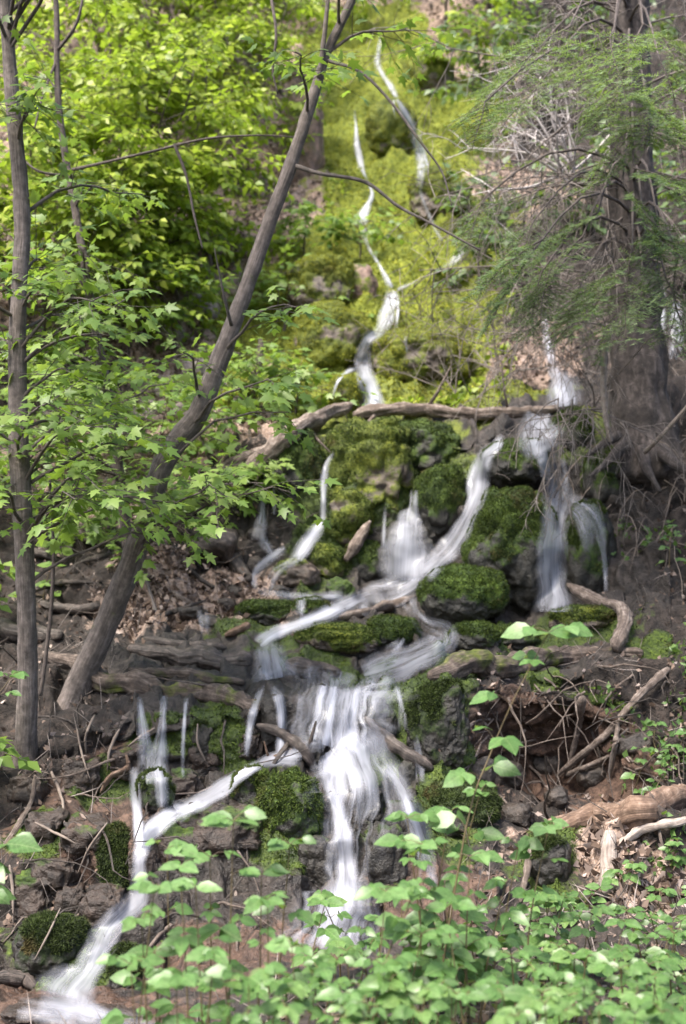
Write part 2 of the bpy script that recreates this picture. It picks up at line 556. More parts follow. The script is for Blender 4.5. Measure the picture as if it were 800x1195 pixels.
def terrain_grid():
    uu = np.concatenate([np.linspace(-1400, -150, 40), np.linspace(-120, -15, 16), np.arange(-10, 812, 2.5), np.linspace(820, 930, 16), np.linspace(960, 2200, 40)])
    vv = np.concatenate([np.linspace(1900, 1290, 30), np.linspace(1280, 1210, 12), np.arange(1204, -8, -2.2), np.linspace(-14, -150, 20), np.linspace(-165, -300, 14)])
    ku = np.array([k[0] for k in KN], float)
    kv = np.array([[q[0] for q in k[1]] for k in KN], float)
    ky = np.array([[q[1] for q in k[1]] for k in KN], float)
    kv = np.hstack([np.full((len(ku), 1), 1900.0), kv, np.tile([t[0] for t in TOP], (len(ku), 1))])
    ky = np.hstack([np.full((len(ku), 1), 2.0), ky, np.tile([t[1] for t in TOP], (len(ku), 1))])
    Y = np.zeros((len(vv), len(uu)))
    # the ledges wander a little from side to side
    for j, u in enumerate(uu):
        wob = 9 * math.sin(u * .031) + 6 * math.sin(u * .083 + 1.3) + 4 * math.sin(u * .19 + .4)
        a = np.array([np.interp(u, ku, kv[:, k]) for k in range(kv.shape[1])])
        b = np.array([np.interp(u, ku, ky[:, k]) for k in range(kv.shape[1])])
        a[2:11] += wob * .5
        Y[:, j] = np.interp(-vv, -a, b)
    # soften the knots
    for _ in range(2):
        Y[1:-1] = Y[1:-1] * .5 + (Y[:-2] + Y[2:]) * .25
        Y[:, 1:-1] = Y[:, 1:-1] * .5 + (Y[:, :-2] + Y[:, 2:]) * .25
    return uu, vv, Y


def blobs(U, Vv, lst):
    r = np.zeros_like(U)
    for (u, v, ru, rv) in lst:
        d = np.sqrt(((U - u) / ru) ** 2 + ((Vv - v) / rv) ** 2)
        r = np.maximum(r, np.clip(1.35 - d * .85, 0, 1))
    return r


MOSS = [(430, 300, 110, 60), (520, 345, 48, 80), (470, 400, 95, 60), (385, 285, 60, 40), (520, 160, 40, 80), (415, 90, 40, 60), (330, 380, 50, 50), (455, 120, 75, 95), (480, 230, 85, 70), (350, 335, 65, 50), (400, 385, 95, 70), (480, 315, 80, 75), (345, 430, 45, 45), (272, 415, 24, 42), (500, 410, 65, 55), (470, 445, 90, 30), (440, 180, 80, 60),
        (430, 545, 110, 65), (385, 620, 50, 45), (345, 520, 35, 35), (505, 545, 30, 30), (672, 505, 34, 32),
        (300, 715, 60, 13), (400, 742, 70, 16), (600, 745, 50, 14), (685, 720, 55, 20), (560, 760, 40, 12), (570, 462, 60, 14),
        (500, 840, 50, 50), (530, 940, 65, 32), (60, 1100, 55, 50), (40, 960, 30, 30), (120, 900, 40, 25), (170, 870, 30, 25), (260, 880, 30, 30), (620, 790, 60, 14), (700, 800, 50, 16), (100, 1060, 30, 30), (760, 740, 40, 14), (235, 860, 30, 36), (330, 940, 45, 40), (640, 1000, 40, 40)]
LITTER = [(220, 400, 85, 85), (250, 350, 40, 40), (340, 160, 38, 60), (312, 410, 24, 34), (310, 480, 75, 24), (700, 985, 110, 34), (565, 205, 40, 30), (255, 690, 80, 26), (110, 530, 120, 45), (180, 480, 120, 40), (610, 430, 60, 14),
          (300, 250, 50, 40), (640, 420, 40, 30), (620, 215, 50, 30), (780, 1010, 60, 40), (180, 690, 70, 40)]
RED = [(700, 880, 60, 60), (60, 1195, 170, 50), (80, 960, 70, 60), (350, 1090, 60, 34), (250, 1110, 90, 50), (415, 330, 26, 40), (345, 150, 22, 40), (600, 880, 80, 60), (110, 890, 60, 30), (500, 1020, 60, 60)]
ROCKY = [(600, 620, 110, 110), (300, 800, 180, 60), (420, 900, 130, 160), (200, 930, 90, 90), (240, 760, 120, 40), (600, 700, 140, 90), (330, 600, 60, 80), (460, 600, 140, 110), (470, 720, 150, 60), (360, 150, 60, 60), (250, 60, 70, 60), (100, 1040, 100, 100)]
WET = [(400, 900, 150, 260), (240, 960, 120, 240), (420, 730, 180, 90), (560, 590, 190, 130), (90, 1170, 140, 60)]

uu, vv, YY = terrain_grid()
UG, VG = np.meshgrid(uu, vv)
TV = P(UG, VG, YY).reshape(-1, 3)
nv, nu = UG.shape
du = np.gradient(TV.reshape(nv, nu, 3), axis=1)
dv = np.gradient(TV.reshape(nv, nu, 3), axis=0)
TN = norm(np.cross(du, -dv)).reshape(-1, 3)
Uf, Vf, Yf = UG.ravel(), VG.ravel(), YY.ravel()
warp = fbm(TV * 1.7, 3, 3)
wx, wy = fbm(TV * 1.1, 4, 31, .6) * 75, fbm(TV * 1.1 + 40, 4, 35, .6) * 75
Uf, Vf = Uf + wx, Vf + wy * .8
bm_ = blobs(Uf, Vf, MOSS)
a_moss = np.clip(bm_ * (1 + .3 * smooth(480, 440, Vf)) + warp * .5, 0, 1) * smooth(.05, .4, bm_)
a_lit = blobs(Uf, Vf, LITTER) * .95
a_lit = np.maximum(a_lit, smooth(470, 380, Vf) * (.58 - .34 * smooth(540, 620, Uf)))
a_red = blobs(Uf, Vf, RED)
a_rock = blobs(Uf, Vf, ROCKY)
a_wet = blobs(Uf, Vf, WET)
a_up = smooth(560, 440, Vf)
pil = pillow(TV * 3.2 + .25 * fbm(TV * 4, 2, 8)[:, None], 5) * .65 + pillow(TV * 7.5, 6) * .35
rug = fbm(TV * 1.4, 4, 11)
crag = 1 - 2 * np.abs(fbm(TV * 3.1 * np.array([1, 1, 1.6]), 4, 14))
Uf, Vf = UG.ravel(), VG.ravel()
near = smooth(4.3, 6.0, Yf)
disp = a_moss * a_up * (pillow(TV * 1.9, 51) - .4) * .22 + rug * .20 * (.35 + .65 * near) + crag * .13 * near * (1 - .7 * a_moss) + (pillow(TV * 4.5 + .3 * warp[:, None], 41) - .4) * .07 * a_rock * near + a_moss * (pil - .3) * (.10 + .10 * a_up) + fbm(TV * 13, 3, 15) * .036 + fbm(TV * 40, 2, 16) * .008
disp *= .25 + .75 * near
TV = TV + TN * disp[:, None] * np.array([.8, 1, 1])
idx = np.arange(nv * nu).reshape(nv, nu)
TQ = np.stack([idx[:-1, :-1], idx[:-1, 1:], idx[1:, 1:], idx[1:, :-1]], -1).reshape(-1, 4)
# the flat ground under and behind the photographer, and the far side of the hilltop
first, last = TV[:nu], TV[-nu:]
ext = [np.stack([first[:, 0] * k + 0, np.full(nu, y), np.full(nu, CZ - 1.66)], -1) for k, y in ((1.6, .6), (4, -6), (14, -60))]
far_ = [np.stack([last[:, 0] * 1.2, np.full(nu, 75.0), np.full(nu, last[:, 2].mean() - 4)], -1), np.stack([last[:, 0] * 4, np.full(nu, 400.0), np.full(nu, -30.0)], -1)]
base = len(TV)
GV = np.vstack([TV] + ext + far_)
rows = [idx[0]] + [base + k * nu + np.arange(nu) for k in range(3)]
EQ = [np.stack([rows[k + 1][:-1], rows[k + 1][1:], rows[k][1:], rows[k][:-1]], -1) for k in range(3)]
rows = [idx[-1]] + [base + (3 + k) * nu + np.arange(nu) for k in range(2)]
EQ += [np.stack([rows[k][:-1], rows[k][1:], rows[k + 1][1:], rows[k + 1][:-1]], -1) for k in range(2)]
pad = np.zeros(5 * nu)
cat = lambda a, f=0.0: np.concatenate([a, pad + f])
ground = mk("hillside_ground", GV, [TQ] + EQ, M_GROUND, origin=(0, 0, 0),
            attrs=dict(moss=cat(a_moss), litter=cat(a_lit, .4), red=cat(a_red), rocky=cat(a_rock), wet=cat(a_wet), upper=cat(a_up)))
tag(ground, "steep hillside of ledges, soil, leaf litter and moss", kind='structure')
ground.name = "hillside"

bvh_t = BVHTree.FromPolygons(TV.tolist(), TQ.tolist())
EYE = Vector((0, 0, CZ))
trees_bvh = [bvh_t]


def hit(u, v, only=None):
    """the surface that stands at this place: point and normal"""
    d = Vector(((u - U0) / F, 1.0, (V0 - v) / F)).normalized()
    best = None
    for b in (only or trees_bvh):
        r = b.ray_cast(EYE, d, 200)
        if r[0] is not None and (best is None or r[3] < best[3]): best = r
    if best is None:
        y = 20.0
        return P(u, v, y), np.array([0, -.6, .8])
    n = np.array(best[1])
    if np.dot(n, np.array(d)) > 0: n = -n
    return np.array(best[0]), n


# moss fibre on the ground
def blades(pts, nor, L, wid, lean, g, seedr):
    n = len(pts)
    d = norm(nor + seedr.normal(0, lean, (n, 3)))
    side = norm(np.cross(d, seedr.normal(0, 1, (n, 3)))) * wid
    L = L * seedr.uniform(.5, 1.3, n)[:, None]
    V = np.stack([pts - side - d * .003, pts + side - d * .003, pts + d * L], 1).reshape(-1, 3)
    T = np.arange(3 * n).reshape(-1, 3)
    g.add(V, (), T)


inside = (Uf > -10) & (Uf < 810) & (Vf > -5) & (Vf < 1200)
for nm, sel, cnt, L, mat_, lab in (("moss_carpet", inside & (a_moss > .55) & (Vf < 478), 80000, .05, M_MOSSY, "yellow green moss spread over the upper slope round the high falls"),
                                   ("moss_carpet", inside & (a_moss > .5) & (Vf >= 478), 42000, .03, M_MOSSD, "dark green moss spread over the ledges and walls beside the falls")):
    ii = np.nonzero(sel)[0]
    pick = rng.choice(ii, cnt)
    b = Batch()
    jit_ = rng.uniform(-.5, .5, (cnt, 2))
    pp = TV[pick] + du.reshape(-1, 3)[pick] * jit_[:, :1] + dv.reshape(-1, 3)[pick] * jit_[:, 1:]
    blades(pp, TN[pick], L, L * .16, .55, b, rng)
    tag(b.build(nm, mat_, origin=pp.mean(0)), lab, "moss", kind='stuff')


# ------------------------------------------------------------------ rocks
import bmesh


def ico(sub):
    bm = bmesh.new()
    bmesh.ops.create_icosphere(bm, subdivisions=sub, radius=1.0)
    V = np.array([v.co[:] for v in bm.verts])
    T = np.array([[v.index for v in f.verts] for f in bm.faces])
    bm.free()
    return V, T


ICO = {3: ico(3), 4: ico(4), 5: ico(5), 6: ico(6)}


def boulder(name, label, u, v, w, h, mat, moss=0.0, crest=0.0, closer=0.0, group=None, cat_="rock", rough=.22, depth=.9, lean=0.0, sub=None, square=.85, fuzz=0, fuzzmat=None, lumps=.12, fwd=.55, flat=0.0, cast=True):
    hp, _ = hit(u, v + h * .38, [bvh_t])
    Y = hp[1]
    wm, hm = w / F * Y, h / F * Y
    dm = wm * depth
    c = P(u, v, Y + dm * .5 * (1 - fwd) + dm * .12 - closer)
    sd_ = int(u * 7 + v * 13) % 9973
    sub = sub or (6 if w > 60 else 5 if w > 30 else 4)
    D, T = ICO[sub]
    q = np.sign(D) * np.abs(D) ** square
    so = np.array([sd_ * .37, sd_ * .11, sd_ * .53])
    r = 1 + rough * fbm(D * 1.3 + so, 4, 1) + lumps * (pillow(D * 2.4 + so, 2) - .4) + .05 * fbm(D * 7 + so, 3, 4)
    X = q * r[:, None]
    X[:, 2] = np.where(X[:, 2] < 0, X[:, 2] * 1.15, X[:, 2] * (1 - flat * .5))
    X = X * np.array([wm * .5, dm * .5, hm * .5])
    X[:, 0] += lean * X[:, 2]
    V = X + c
    fn = norm(np.cross(V[T[:, 1]] - V[T[:, 0]], V[T[:, 2]] - V[T[:, 0]]))
    n_v = norm(X / np.array([wm, dm, hm]) ** 2)
    V = V + n_v * (fbm(V * 16, 3, 6) * .014 + fbm(V * 45, 2, 7) * .006)[:, None]
    am = np.clip(moss + .30 * n_v[:, 2] + .5 * fbm(V * 4.5, 4, 9) + crest * X[:, 2] / (hm * .5), 0, 1)  # moss thins down the sides; the dark rock colour doubles as shade
    org = c - np.array([0, 0, hm * .5])
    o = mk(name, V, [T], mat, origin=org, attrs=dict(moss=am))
    tag(o, label, cat_, group)
    if fuzz:
        keep = np.nonzero((am[T].mean(1) > .55) & (fn[:, 1] < .35))[0]
        if len(keep) > 10:
            k = rng.choice(keep, fuzz)
            w3 = rng.dirichlet((1, 1, 1), fuzz)
            pp = (V[T[k]] * w3[..., None]).sum(1)
            b = Batch()
            blades(pp, fn[k] + np.array([0, 0, -.35]), .019, .0036, .65, b, rng)
            tag(b.build("moss", fuzzmat or M_MOSSD, o), kind='stuff')
    if cast:
        trees_bvh.append(BVHTree.FromPolygons(V.tolist(), T.tolist()))
    return o


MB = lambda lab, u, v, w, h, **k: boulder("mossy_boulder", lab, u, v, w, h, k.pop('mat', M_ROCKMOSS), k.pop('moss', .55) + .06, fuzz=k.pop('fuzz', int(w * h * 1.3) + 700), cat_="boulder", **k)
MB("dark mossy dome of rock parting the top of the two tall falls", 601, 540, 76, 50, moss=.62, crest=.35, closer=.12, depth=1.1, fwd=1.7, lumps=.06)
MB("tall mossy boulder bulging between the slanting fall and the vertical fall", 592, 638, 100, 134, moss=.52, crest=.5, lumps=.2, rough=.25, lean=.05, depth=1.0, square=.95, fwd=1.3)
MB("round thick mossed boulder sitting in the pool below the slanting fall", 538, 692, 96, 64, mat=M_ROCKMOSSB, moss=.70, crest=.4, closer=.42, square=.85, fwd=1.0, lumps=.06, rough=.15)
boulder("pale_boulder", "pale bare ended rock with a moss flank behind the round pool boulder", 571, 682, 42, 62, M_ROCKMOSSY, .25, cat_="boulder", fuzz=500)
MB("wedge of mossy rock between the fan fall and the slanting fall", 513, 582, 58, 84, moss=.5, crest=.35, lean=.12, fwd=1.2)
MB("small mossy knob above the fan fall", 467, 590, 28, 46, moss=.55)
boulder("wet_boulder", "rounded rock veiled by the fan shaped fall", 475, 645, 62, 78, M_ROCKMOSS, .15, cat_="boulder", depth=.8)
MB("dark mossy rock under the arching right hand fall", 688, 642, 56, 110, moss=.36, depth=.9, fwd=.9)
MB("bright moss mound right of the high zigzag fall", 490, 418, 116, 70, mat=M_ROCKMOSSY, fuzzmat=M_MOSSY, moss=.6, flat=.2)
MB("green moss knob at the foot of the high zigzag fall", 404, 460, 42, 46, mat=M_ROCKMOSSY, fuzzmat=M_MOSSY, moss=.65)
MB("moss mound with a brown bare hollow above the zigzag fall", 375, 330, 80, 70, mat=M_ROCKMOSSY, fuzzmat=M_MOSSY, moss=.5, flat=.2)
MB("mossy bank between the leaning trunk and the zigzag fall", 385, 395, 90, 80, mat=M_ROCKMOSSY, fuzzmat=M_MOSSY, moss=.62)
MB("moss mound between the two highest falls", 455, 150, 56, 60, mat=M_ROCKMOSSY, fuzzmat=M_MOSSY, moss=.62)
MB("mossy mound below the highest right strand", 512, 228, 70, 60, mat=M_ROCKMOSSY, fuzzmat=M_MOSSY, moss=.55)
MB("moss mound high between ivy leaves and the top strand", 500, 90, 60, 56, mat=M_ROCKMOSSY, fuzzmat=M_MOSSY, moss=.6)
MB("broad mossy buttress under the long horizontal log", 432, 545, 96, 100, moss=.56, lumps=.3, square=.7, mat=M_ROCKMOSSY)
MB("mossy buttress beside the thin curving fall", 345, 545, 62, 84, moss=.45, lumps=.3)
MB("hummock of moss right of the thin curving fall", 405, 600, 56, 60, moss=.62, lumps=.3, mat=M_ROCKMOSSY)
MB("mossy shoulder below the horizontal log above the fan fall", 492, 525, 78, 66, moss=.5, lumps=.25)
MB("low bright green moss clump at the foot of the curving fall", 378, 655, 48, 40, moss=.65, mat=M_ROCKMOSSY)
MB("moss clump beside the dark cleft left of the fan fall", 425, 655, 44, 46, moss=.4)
boulder("brown_boulder", "smooth brown rock beside the little side stream", 343, 671, 58, 34, M_ROCKMOSSY, .22, cat_="boulder", fuzz=300)
MB("low mossy slab on the tread beside the flat stream", 318, 716, 84, 34, moss=.55, flat=.2)
MB("narrow mossy hump where the stream bends left", 362, 712, 40, 30, moss=.5)
MB("mossy island between the two arms of the stream", 395, 745, 100, 34, moss=.55, mat=M_ROCKMOSSY)
MB("small mossy island beneath the pale stick", 455, 738, 64, 36, moss=.48)
boulder("wet_stone", "dark wet stone in the flat stream above the pale stick", 397, 694, 36, 36, M_ROCKMOSS, .25, cat_="rock")
boulder("wet_stone", "small dark stone splitting the lower stream arm", 510, 762, 18, 26, M_ROCKMOSS, .4)
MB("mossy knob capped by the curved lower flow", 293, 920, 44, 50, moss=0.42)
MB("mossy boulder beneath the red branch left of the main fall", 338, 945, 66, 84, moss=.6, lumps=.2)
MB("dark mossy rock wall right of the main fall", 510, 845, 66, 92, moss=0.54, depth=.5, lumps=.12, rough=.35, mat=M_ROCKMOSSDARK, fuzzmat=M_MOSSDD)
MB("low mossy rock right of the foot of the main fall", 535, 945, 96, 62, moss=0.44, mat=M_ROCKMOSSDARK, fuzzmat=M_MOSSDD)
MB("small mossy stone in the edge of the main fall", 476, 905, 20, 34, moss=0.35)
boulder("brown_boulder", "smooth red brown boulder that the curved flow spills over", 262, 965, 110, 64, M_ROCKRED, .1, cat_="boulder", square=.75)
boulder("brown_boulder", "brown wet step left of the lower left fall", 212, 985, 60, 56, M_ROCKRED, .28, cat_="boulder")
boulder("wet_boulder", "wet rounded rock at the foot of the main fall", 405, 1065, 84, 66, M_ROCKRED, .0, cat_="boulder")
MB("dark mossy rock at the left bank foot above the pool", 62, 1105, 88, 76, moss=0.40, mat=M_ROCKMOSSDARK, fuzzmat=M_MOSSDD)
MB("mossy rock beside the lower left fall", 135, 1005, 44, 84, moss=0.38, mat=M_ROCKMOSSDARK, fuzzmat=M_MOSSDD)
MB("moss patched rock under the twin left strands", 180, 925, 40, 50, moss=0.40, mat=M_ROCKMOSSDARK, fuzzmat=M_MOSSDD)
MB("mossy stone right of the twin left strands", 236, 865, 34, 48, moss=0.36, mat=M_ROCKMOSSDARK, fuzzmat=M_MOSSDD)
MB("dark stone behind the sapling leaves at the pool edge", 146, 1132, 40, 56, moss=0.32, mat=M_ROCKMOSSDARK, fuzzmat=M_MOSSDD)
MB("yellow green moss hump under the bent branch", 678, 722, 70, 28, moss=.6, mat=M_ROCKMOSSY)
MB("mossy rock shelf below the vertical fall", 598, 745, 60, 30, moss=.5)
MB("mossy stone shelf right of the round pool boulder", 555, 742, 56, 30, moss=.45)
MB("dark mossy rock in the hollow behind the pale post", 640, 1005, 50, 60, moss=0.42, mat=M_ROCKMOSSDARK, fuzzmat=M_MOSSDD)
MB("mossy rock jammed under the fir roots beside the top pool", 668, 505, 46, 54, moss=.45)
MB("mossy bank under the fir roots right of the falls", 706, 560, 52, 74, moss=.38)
boulder("red_stone", "flat reddish stone in the shallow pool corner", 45, 1182, 80, 22, M_ROCKRED, .0)
boulder("red_stone", "reddish stone at the pool edge below the dark moss rock", 125, 1190, 70, 26, M_ROCKRED, .0)
boulder("brown_boulder", "brown bare rock in the dark patch of the moss slope", 418, 338, 46, 54, M_ROCKPINK, .3, fwd=-.3, cat_="boulder")
boulder("pinkish_crag", "pinkish bare crag left of the highest thin strand", 352, 160, 50, 120, M_ROCKPINK, .3, cat_="rock", rough=.4)
boulder("grey_crag", "grey purple crag among leaves at the slope top", 268, 70, 90, 70, M_ROCKPALE, .0, cat_="rock", rough=.4)
for (u, v, w, h) in ((70, 1020, 46, 40), (100, 975, 50, 40), (55, 965, 44, 36), (150, 890, 44, 40), (95, 905, 46, 36), (40, 1040, 50, 46), (120, 1060, 46, 44), (170, 1010, 34, 40), (85, 1050, 36, 32), (30, 925, 40, 36), (215, 915, 40, 36), (250, 880, 44, 40), (290, 870, 30, 30)):
    boulder("bank_stone", "small brown stone half buried in the left bank", u, v, w, h, M_ROCKRED, .08, group="brown stones half buried in the left bank", rough=.55, sub=5, square=.65, lumps=.04)
for (u, v, w, h) in ((200, 390, 28, 22), (230, 430, 34, 22), (195, 450, 30, 24), (245, 365, 24, 20), (225, 350, 20, 16), (170, 480, 34, 24), (60, 490, 30, 26), (110, 470, 30, 20), (255, 455, 26, 20), (150, 515, 26, 18), (285, 470, 24, 16), (215, 480, 30, 20)):
    boulder("slope_stone", "small pale stone lying in leaf litter on the upper left slope", u, v, w, h, M_ROCKPALE, .0, group="pale stones in the leaf litter slope", rough=.35, sub=4)
for (u, v, w, h) in ((225, 715, 34, 18), (260, 705, 26, 14), (295, 660, 24, 22), (315, 645, 18, 18), (275, 690, 24, 14), (245, 725, 30, 14), (325, 690, 22, 12), (300, 625, 22, 20)):
    boulder("tread_stone", "small brown stone on the flat shelf beside the side stream", u, v, w, h, M_ROCK, .0, group="small stones on the flat shelf", rough=.35, sub=4)
for (u, v, w, h) in ((590, 905, 40, 30), (640, 890, 36, 26), (560, 900, 36, 30), (690, 905, 34, 24), (600, 950, 40, 26), (650, 930, 30, 20), (740, 870, 44, 30)):
    boulder("hollow_stone", "dark stone in the earthy hollow below the mossy log", u, v, w, h, M_ROCK, .0, group="dark stones in the earthy hollow", rough=.35, sub=4)
for (u, v, w, h) in ((370, 1010, 40, 60), (450, 1000, 44, 70), (360, 880, 40, 36), (440, 850, 44, 60), (385, 850, 40, 50), (320, 840, 30, 50), (470, 960, 40, 50), (420, 935, 50, 50)):
    boulder("fall_stone", "wet dark stone behind the veil of the main fall", u, v, w, h, M_ROCKMOSSDARK, .2, group="wet stones behind the main fall", rough=.5, sub=5, square=.7)


# ------------------------------------------------------------------ falling water, draped over the rocks it runs on
def ribbon(name, label, pts, dens=.75, lift=.045, streak=2.6, bulge=.35, cat_="waterfall", kind=None, group=None, extra=None):
    """pts: (place across, place up, breadth[, density]) along the flow"""
    runs = [pts] + (extra or [])
    Vs, Qs, UVs, AC, DN, SD, n0 = [], [], [], [], [], [], 0
    for run in runs:
        p = np.array([(*q, dens) if len(q) == 3 else q for q in run], float)
        c = catmull(p, 4.0)
        t = norm(np.gradient(c[:, :2], axis=0))
        # across: a mix of the true normal and level, so a fall's lip stays level
        nn = np.stack([-t[:, 1], t[:, 0]], -1)
        wmax = c[:, 2].max()
        K = int(np.clip(wmax / 3.5, 6, 22))
        s = np.linspace(-.5, .5, K)
        wav = 1 + .10 * np.sin(np.arange(len(c)) * .35 + c[0, 0]) + .06 * np.sin(np.arange(len(c)) * .9)
        U = c[:, :1] + nn[:, :1] * s * (c[:, 2:3] * wav[:, None])
        Vv = c[:, 1:2] + nn[:, 1:2] * s * (c[:, 2:3] * wav[:, None])
        Y = np.array([[hit(U[i, j], Vv[i, j])[0][1] for j in range(K)] for i in range(len(c))])
        for _ in range(7):      # water evens out the little bumps but stays in front of the rock
            Z = Y.copy()
            Z[1:-1] = np.minimum(Y[1:-1], (Y[:-2] + Y[2:] + Y[1:-1]) / 3)
            Z[:, 1:-1] = np.minimum(Z[:, 1:-1], (Z[:, :-2] + Z[:, 2:] + Z[:, 1:-1]) / 3)
            Y = Z
        wm = c[:, 2:3] / F * Y
        ed = (1 - (2 * s[None]) ** 2)
        Y = Y - lift - np.minimum(wm * bulge * .25, .05) * ed
        X = P(U, Vv, Y)
        ac = s[None] * wm
        ln = np.concatenate([[0], np.cumsum(np.linalg.norm(np.diff(X[:, K // 2], axis=0), axis=1))])
        m = len(c)
        i = np.arange(m * K).reshape(m, K)
        Qs.append(np.stack([i[:-1, :-1], i[:-1, 1:], i[1:, 1:], i[1:, :-1]], -1).reshape(-1, 4)[:, ::1] + n0)
        Vs.append(X.reshape(-1, 3))
        UVs.append(np.stack([np.tile(s + .5, m), np.repeat(ln, K)], -1))
        AC.append(ac.ravel())
        fade = np.minimum(1, np.minimum(np.arange(m) + .5, m - np.arange(m) - .2) / 3.0)
        DN.append(np.repeat(c[:, 3] * fade, K))
        SD.append(np.full(m * K, (run[0][0] * 1.37 + run[0][1] * .71) % 50))
        n0 += m * K
    o = mk(name, np.vstack(Vs), Qs, M_WATER, uv=np.vstack(UVs), attrs=dict(across=np.concatenate(AC), dens=np.concatenate(DN), seed=np.concatenate(SD), streak=np.full(n0, streak)))
    tag(o, label, cat_, group, kind)
    return o


W = lambda lab, pts, **k: ribbon("waterfall", lab, pts, **k)
W("highest white strand broken into beads on the right of the top moss", [(444, 42, 5, .5), (442, 58, 7, 1), (440, 74, 8, .7), (447, 88, 6, .5), (456, 101, 9, 1.1), (464, 116, 7, .6), (471, 130, 11, 1), (482, 150, 12, .7), (487, 166, 15, 1.1), (492, 182, 18, .9), (491, 200, 13, .7), (489, 224, 6, .5)], dens=.8, extra=[[(462, 108, 4, .6), (459, 125, 4, .8), (463, 140, 3, .3)], [(494, 178, 5, .8), (499, 195, 5, .6), (498, 212, 4, .3)]])
W("highest thin strand left of the moss mound with a small spread foot", [(413, 128, 3, .5), (415, 145, 4, 1), (416, 165, 7, 1.2), (419, 182, 10, 1.2), (423, 198, 7, .9), (429, 212, 3, .5), (434, 226, 6, 1), (430, 238, 9, 1.1), (424, 250, 13, 1.2), (420, 260, 22, .9)], dens=1.0, extra=[[(420, 185, 4, .9), (417, 200, 3, .4)]])
W("short white spill half hidden by fir sprays on the moss slope", [(546, 286, 8), (536, 297, 11), (523, 310, 9)], dens=1.0)
W("zigzag white fall down the bright moss above the long log", [(457, 336, 14, .8), (456, 352, 20, 1.1), (450, 372, 20, 1.2), (443, 386, 16, .9), (430, 396, 17, 1.1), (424, 412, 20, 1.2), (424, 430, 22, 1.1), (430, 450, 24, 1.2), (436, 466, 30, 1.1), (438, 480, 34, .8)], dens=1.05,
  extra=[[(464, 343, 5), (464, 362, 5), (461, 384, 4, .6)], [(420, 428, 8), (403, 435, 6), (393, 447, 4), (387, 466, 4, .5)], [(470, 386, 3, .7), (474, 404, 4, .8), (475, 416, 3, .3)]])
W("upper right fall spilling beside the fir trunk onto the log", [(634, 362, 7), (637, 390, 12), (641, 412, 15), (646, 430, 20), (656, 450, 40), (660, 474, 50)], dens=.95)
W("faint strand half hidden behind the fir trunk", [(770, 335, 16), (772, 370, 12), (774, 400, 8), (775, 432, 6)], dens=.7, extra=[[(790, 350, 24), (790, 390, 22), (786, 420, 14)]])
W("broad white spill at the head of the two tall falls", [(632, 480, 34), (628, 496, 52), (632, 515, 58), (638, 530, 44)], dens=1.0)
W("tall vertical fall between the tall mossy boulder and the arching fall", [(638, 524, 40), (642, 545, 26), (648, 565, 30), (652, 585, 44), (648, 605, 40), (644, 635, 36), (643, 670, 40), (645, 700, 46), (645, 714, 50)], dens=.95,
  extra=[[(630, 528, 12), (634, 550, 12), (640, 575, 14)], [(655, 535, 9), (660, 555, 9), (658, 582, 12)]])
W("arching thin fall curving over the dark mossy rock on the right", [(658, 584, 20, .8), (674, 588, 24, .7), (688, 600, 26, .6), (698, 618, 20, .55), (704, 645, 9, .6), (706, 668, 6, .5), (707, 690, 5, .3)], dens=.6, extra=[[(664, 588, 14, .6), (676, 602, 20, .5), (684, 624, 18, .4), (686, 650, 10, .25)]])
W("slanting white fall sliding left between mossy boulders", [(586, 508, 8), (579, 520, 16), (567, 532, 24), (561, 552, 26), (558, 576, 22), (547, 602, 24), (530, 632, 28), (508, 656, 28), (492, 672, 28)], dens=1.0, extra=[[(560, 535, 14), (549, 560, 12), (548, 590, 10)]])
W("fan shaped veil of water spreading over a rounded rock", [(483, 572, 11), (482, 592, 13), (478, 606, 34), (476, 628, 58), (475, 655, 70), (474, 678, 70)], dens=1.0, streak=2.0)
W("thin curving fall down the middle of the mossy wall", [(390, 528, 4), (382, 540, 7), (378, 560, 11), (377, 590, 9), (376, 608, 11), (368, 620, 18), (356, 636, 24), (346, 652, 22)], dens=.85)
W("little twin strand under the diagonal log", [(309, 542, 6), (307, 570, 8), (306, 600, 12), (303, 620, 18), (300, 634, 18)], dens=.6, extra=[[(317, 545, 5), (319, 570, 6), (320, 600, 7)]])
W("small side stream stepping down through stones", [(333, 640, 10), (318, 650, 12), (303, 662, 12), (296, 676, 10), (300, 690, 10)], dens=.75)
W("faint trickle in the dark cleft left of the fan fall", [(450, 588, 6), (448, 612, 6), (447, 640, 6)], dens=.5)
W("tiny spill onto the shelf beside the low mossy slab", [(236, 712, 18), (238, 725, 17), (240, 742, 14)], dens=.6)
W("tiny spill over the mossy hump beside the flat stream", [(352, 694, 10), (351, 706, 12), (350, 722, 12)], dens=.65)
S = lambda lab, pts, **k: ribbon("stream", lab, pts, cat_="stream", kind='structure', **k)
S("white stream flowing left over the flat shelf", [(488, 670, 22), (476, 682, 34), (456, 690, 38), (430, 694, 26), (402, 706, 22), (376, 718, 20), (345, 730, 18), (318, 740, 18), (302, 752, 24)], dens=.75, streak=3.4)
S("white stream swinging round the island", [(474, 696, 26), (481, 712, 18), (494, 728, 24), (516, 740, 34), (510, 754, 40), (482, 768, 42), (452, 780, 44), (425, 789, 48)], dens=.72, streak=3.4)
W("thin trickle threading the bright moss between the highest strands and the zigzag fall", [(422, 258, 10, .5), (428, 285, 6, .55), (444, 312, 6, .5), (456, 336, 10, .7)], dens=.5, extra=[[(489, 222, 6, .5), (500, 250, 5, .45), (516, 282, 6, .6)], [(523, 308, 8, .6), (500, 322, 5, .45), (464, 338, 8, .5)]])
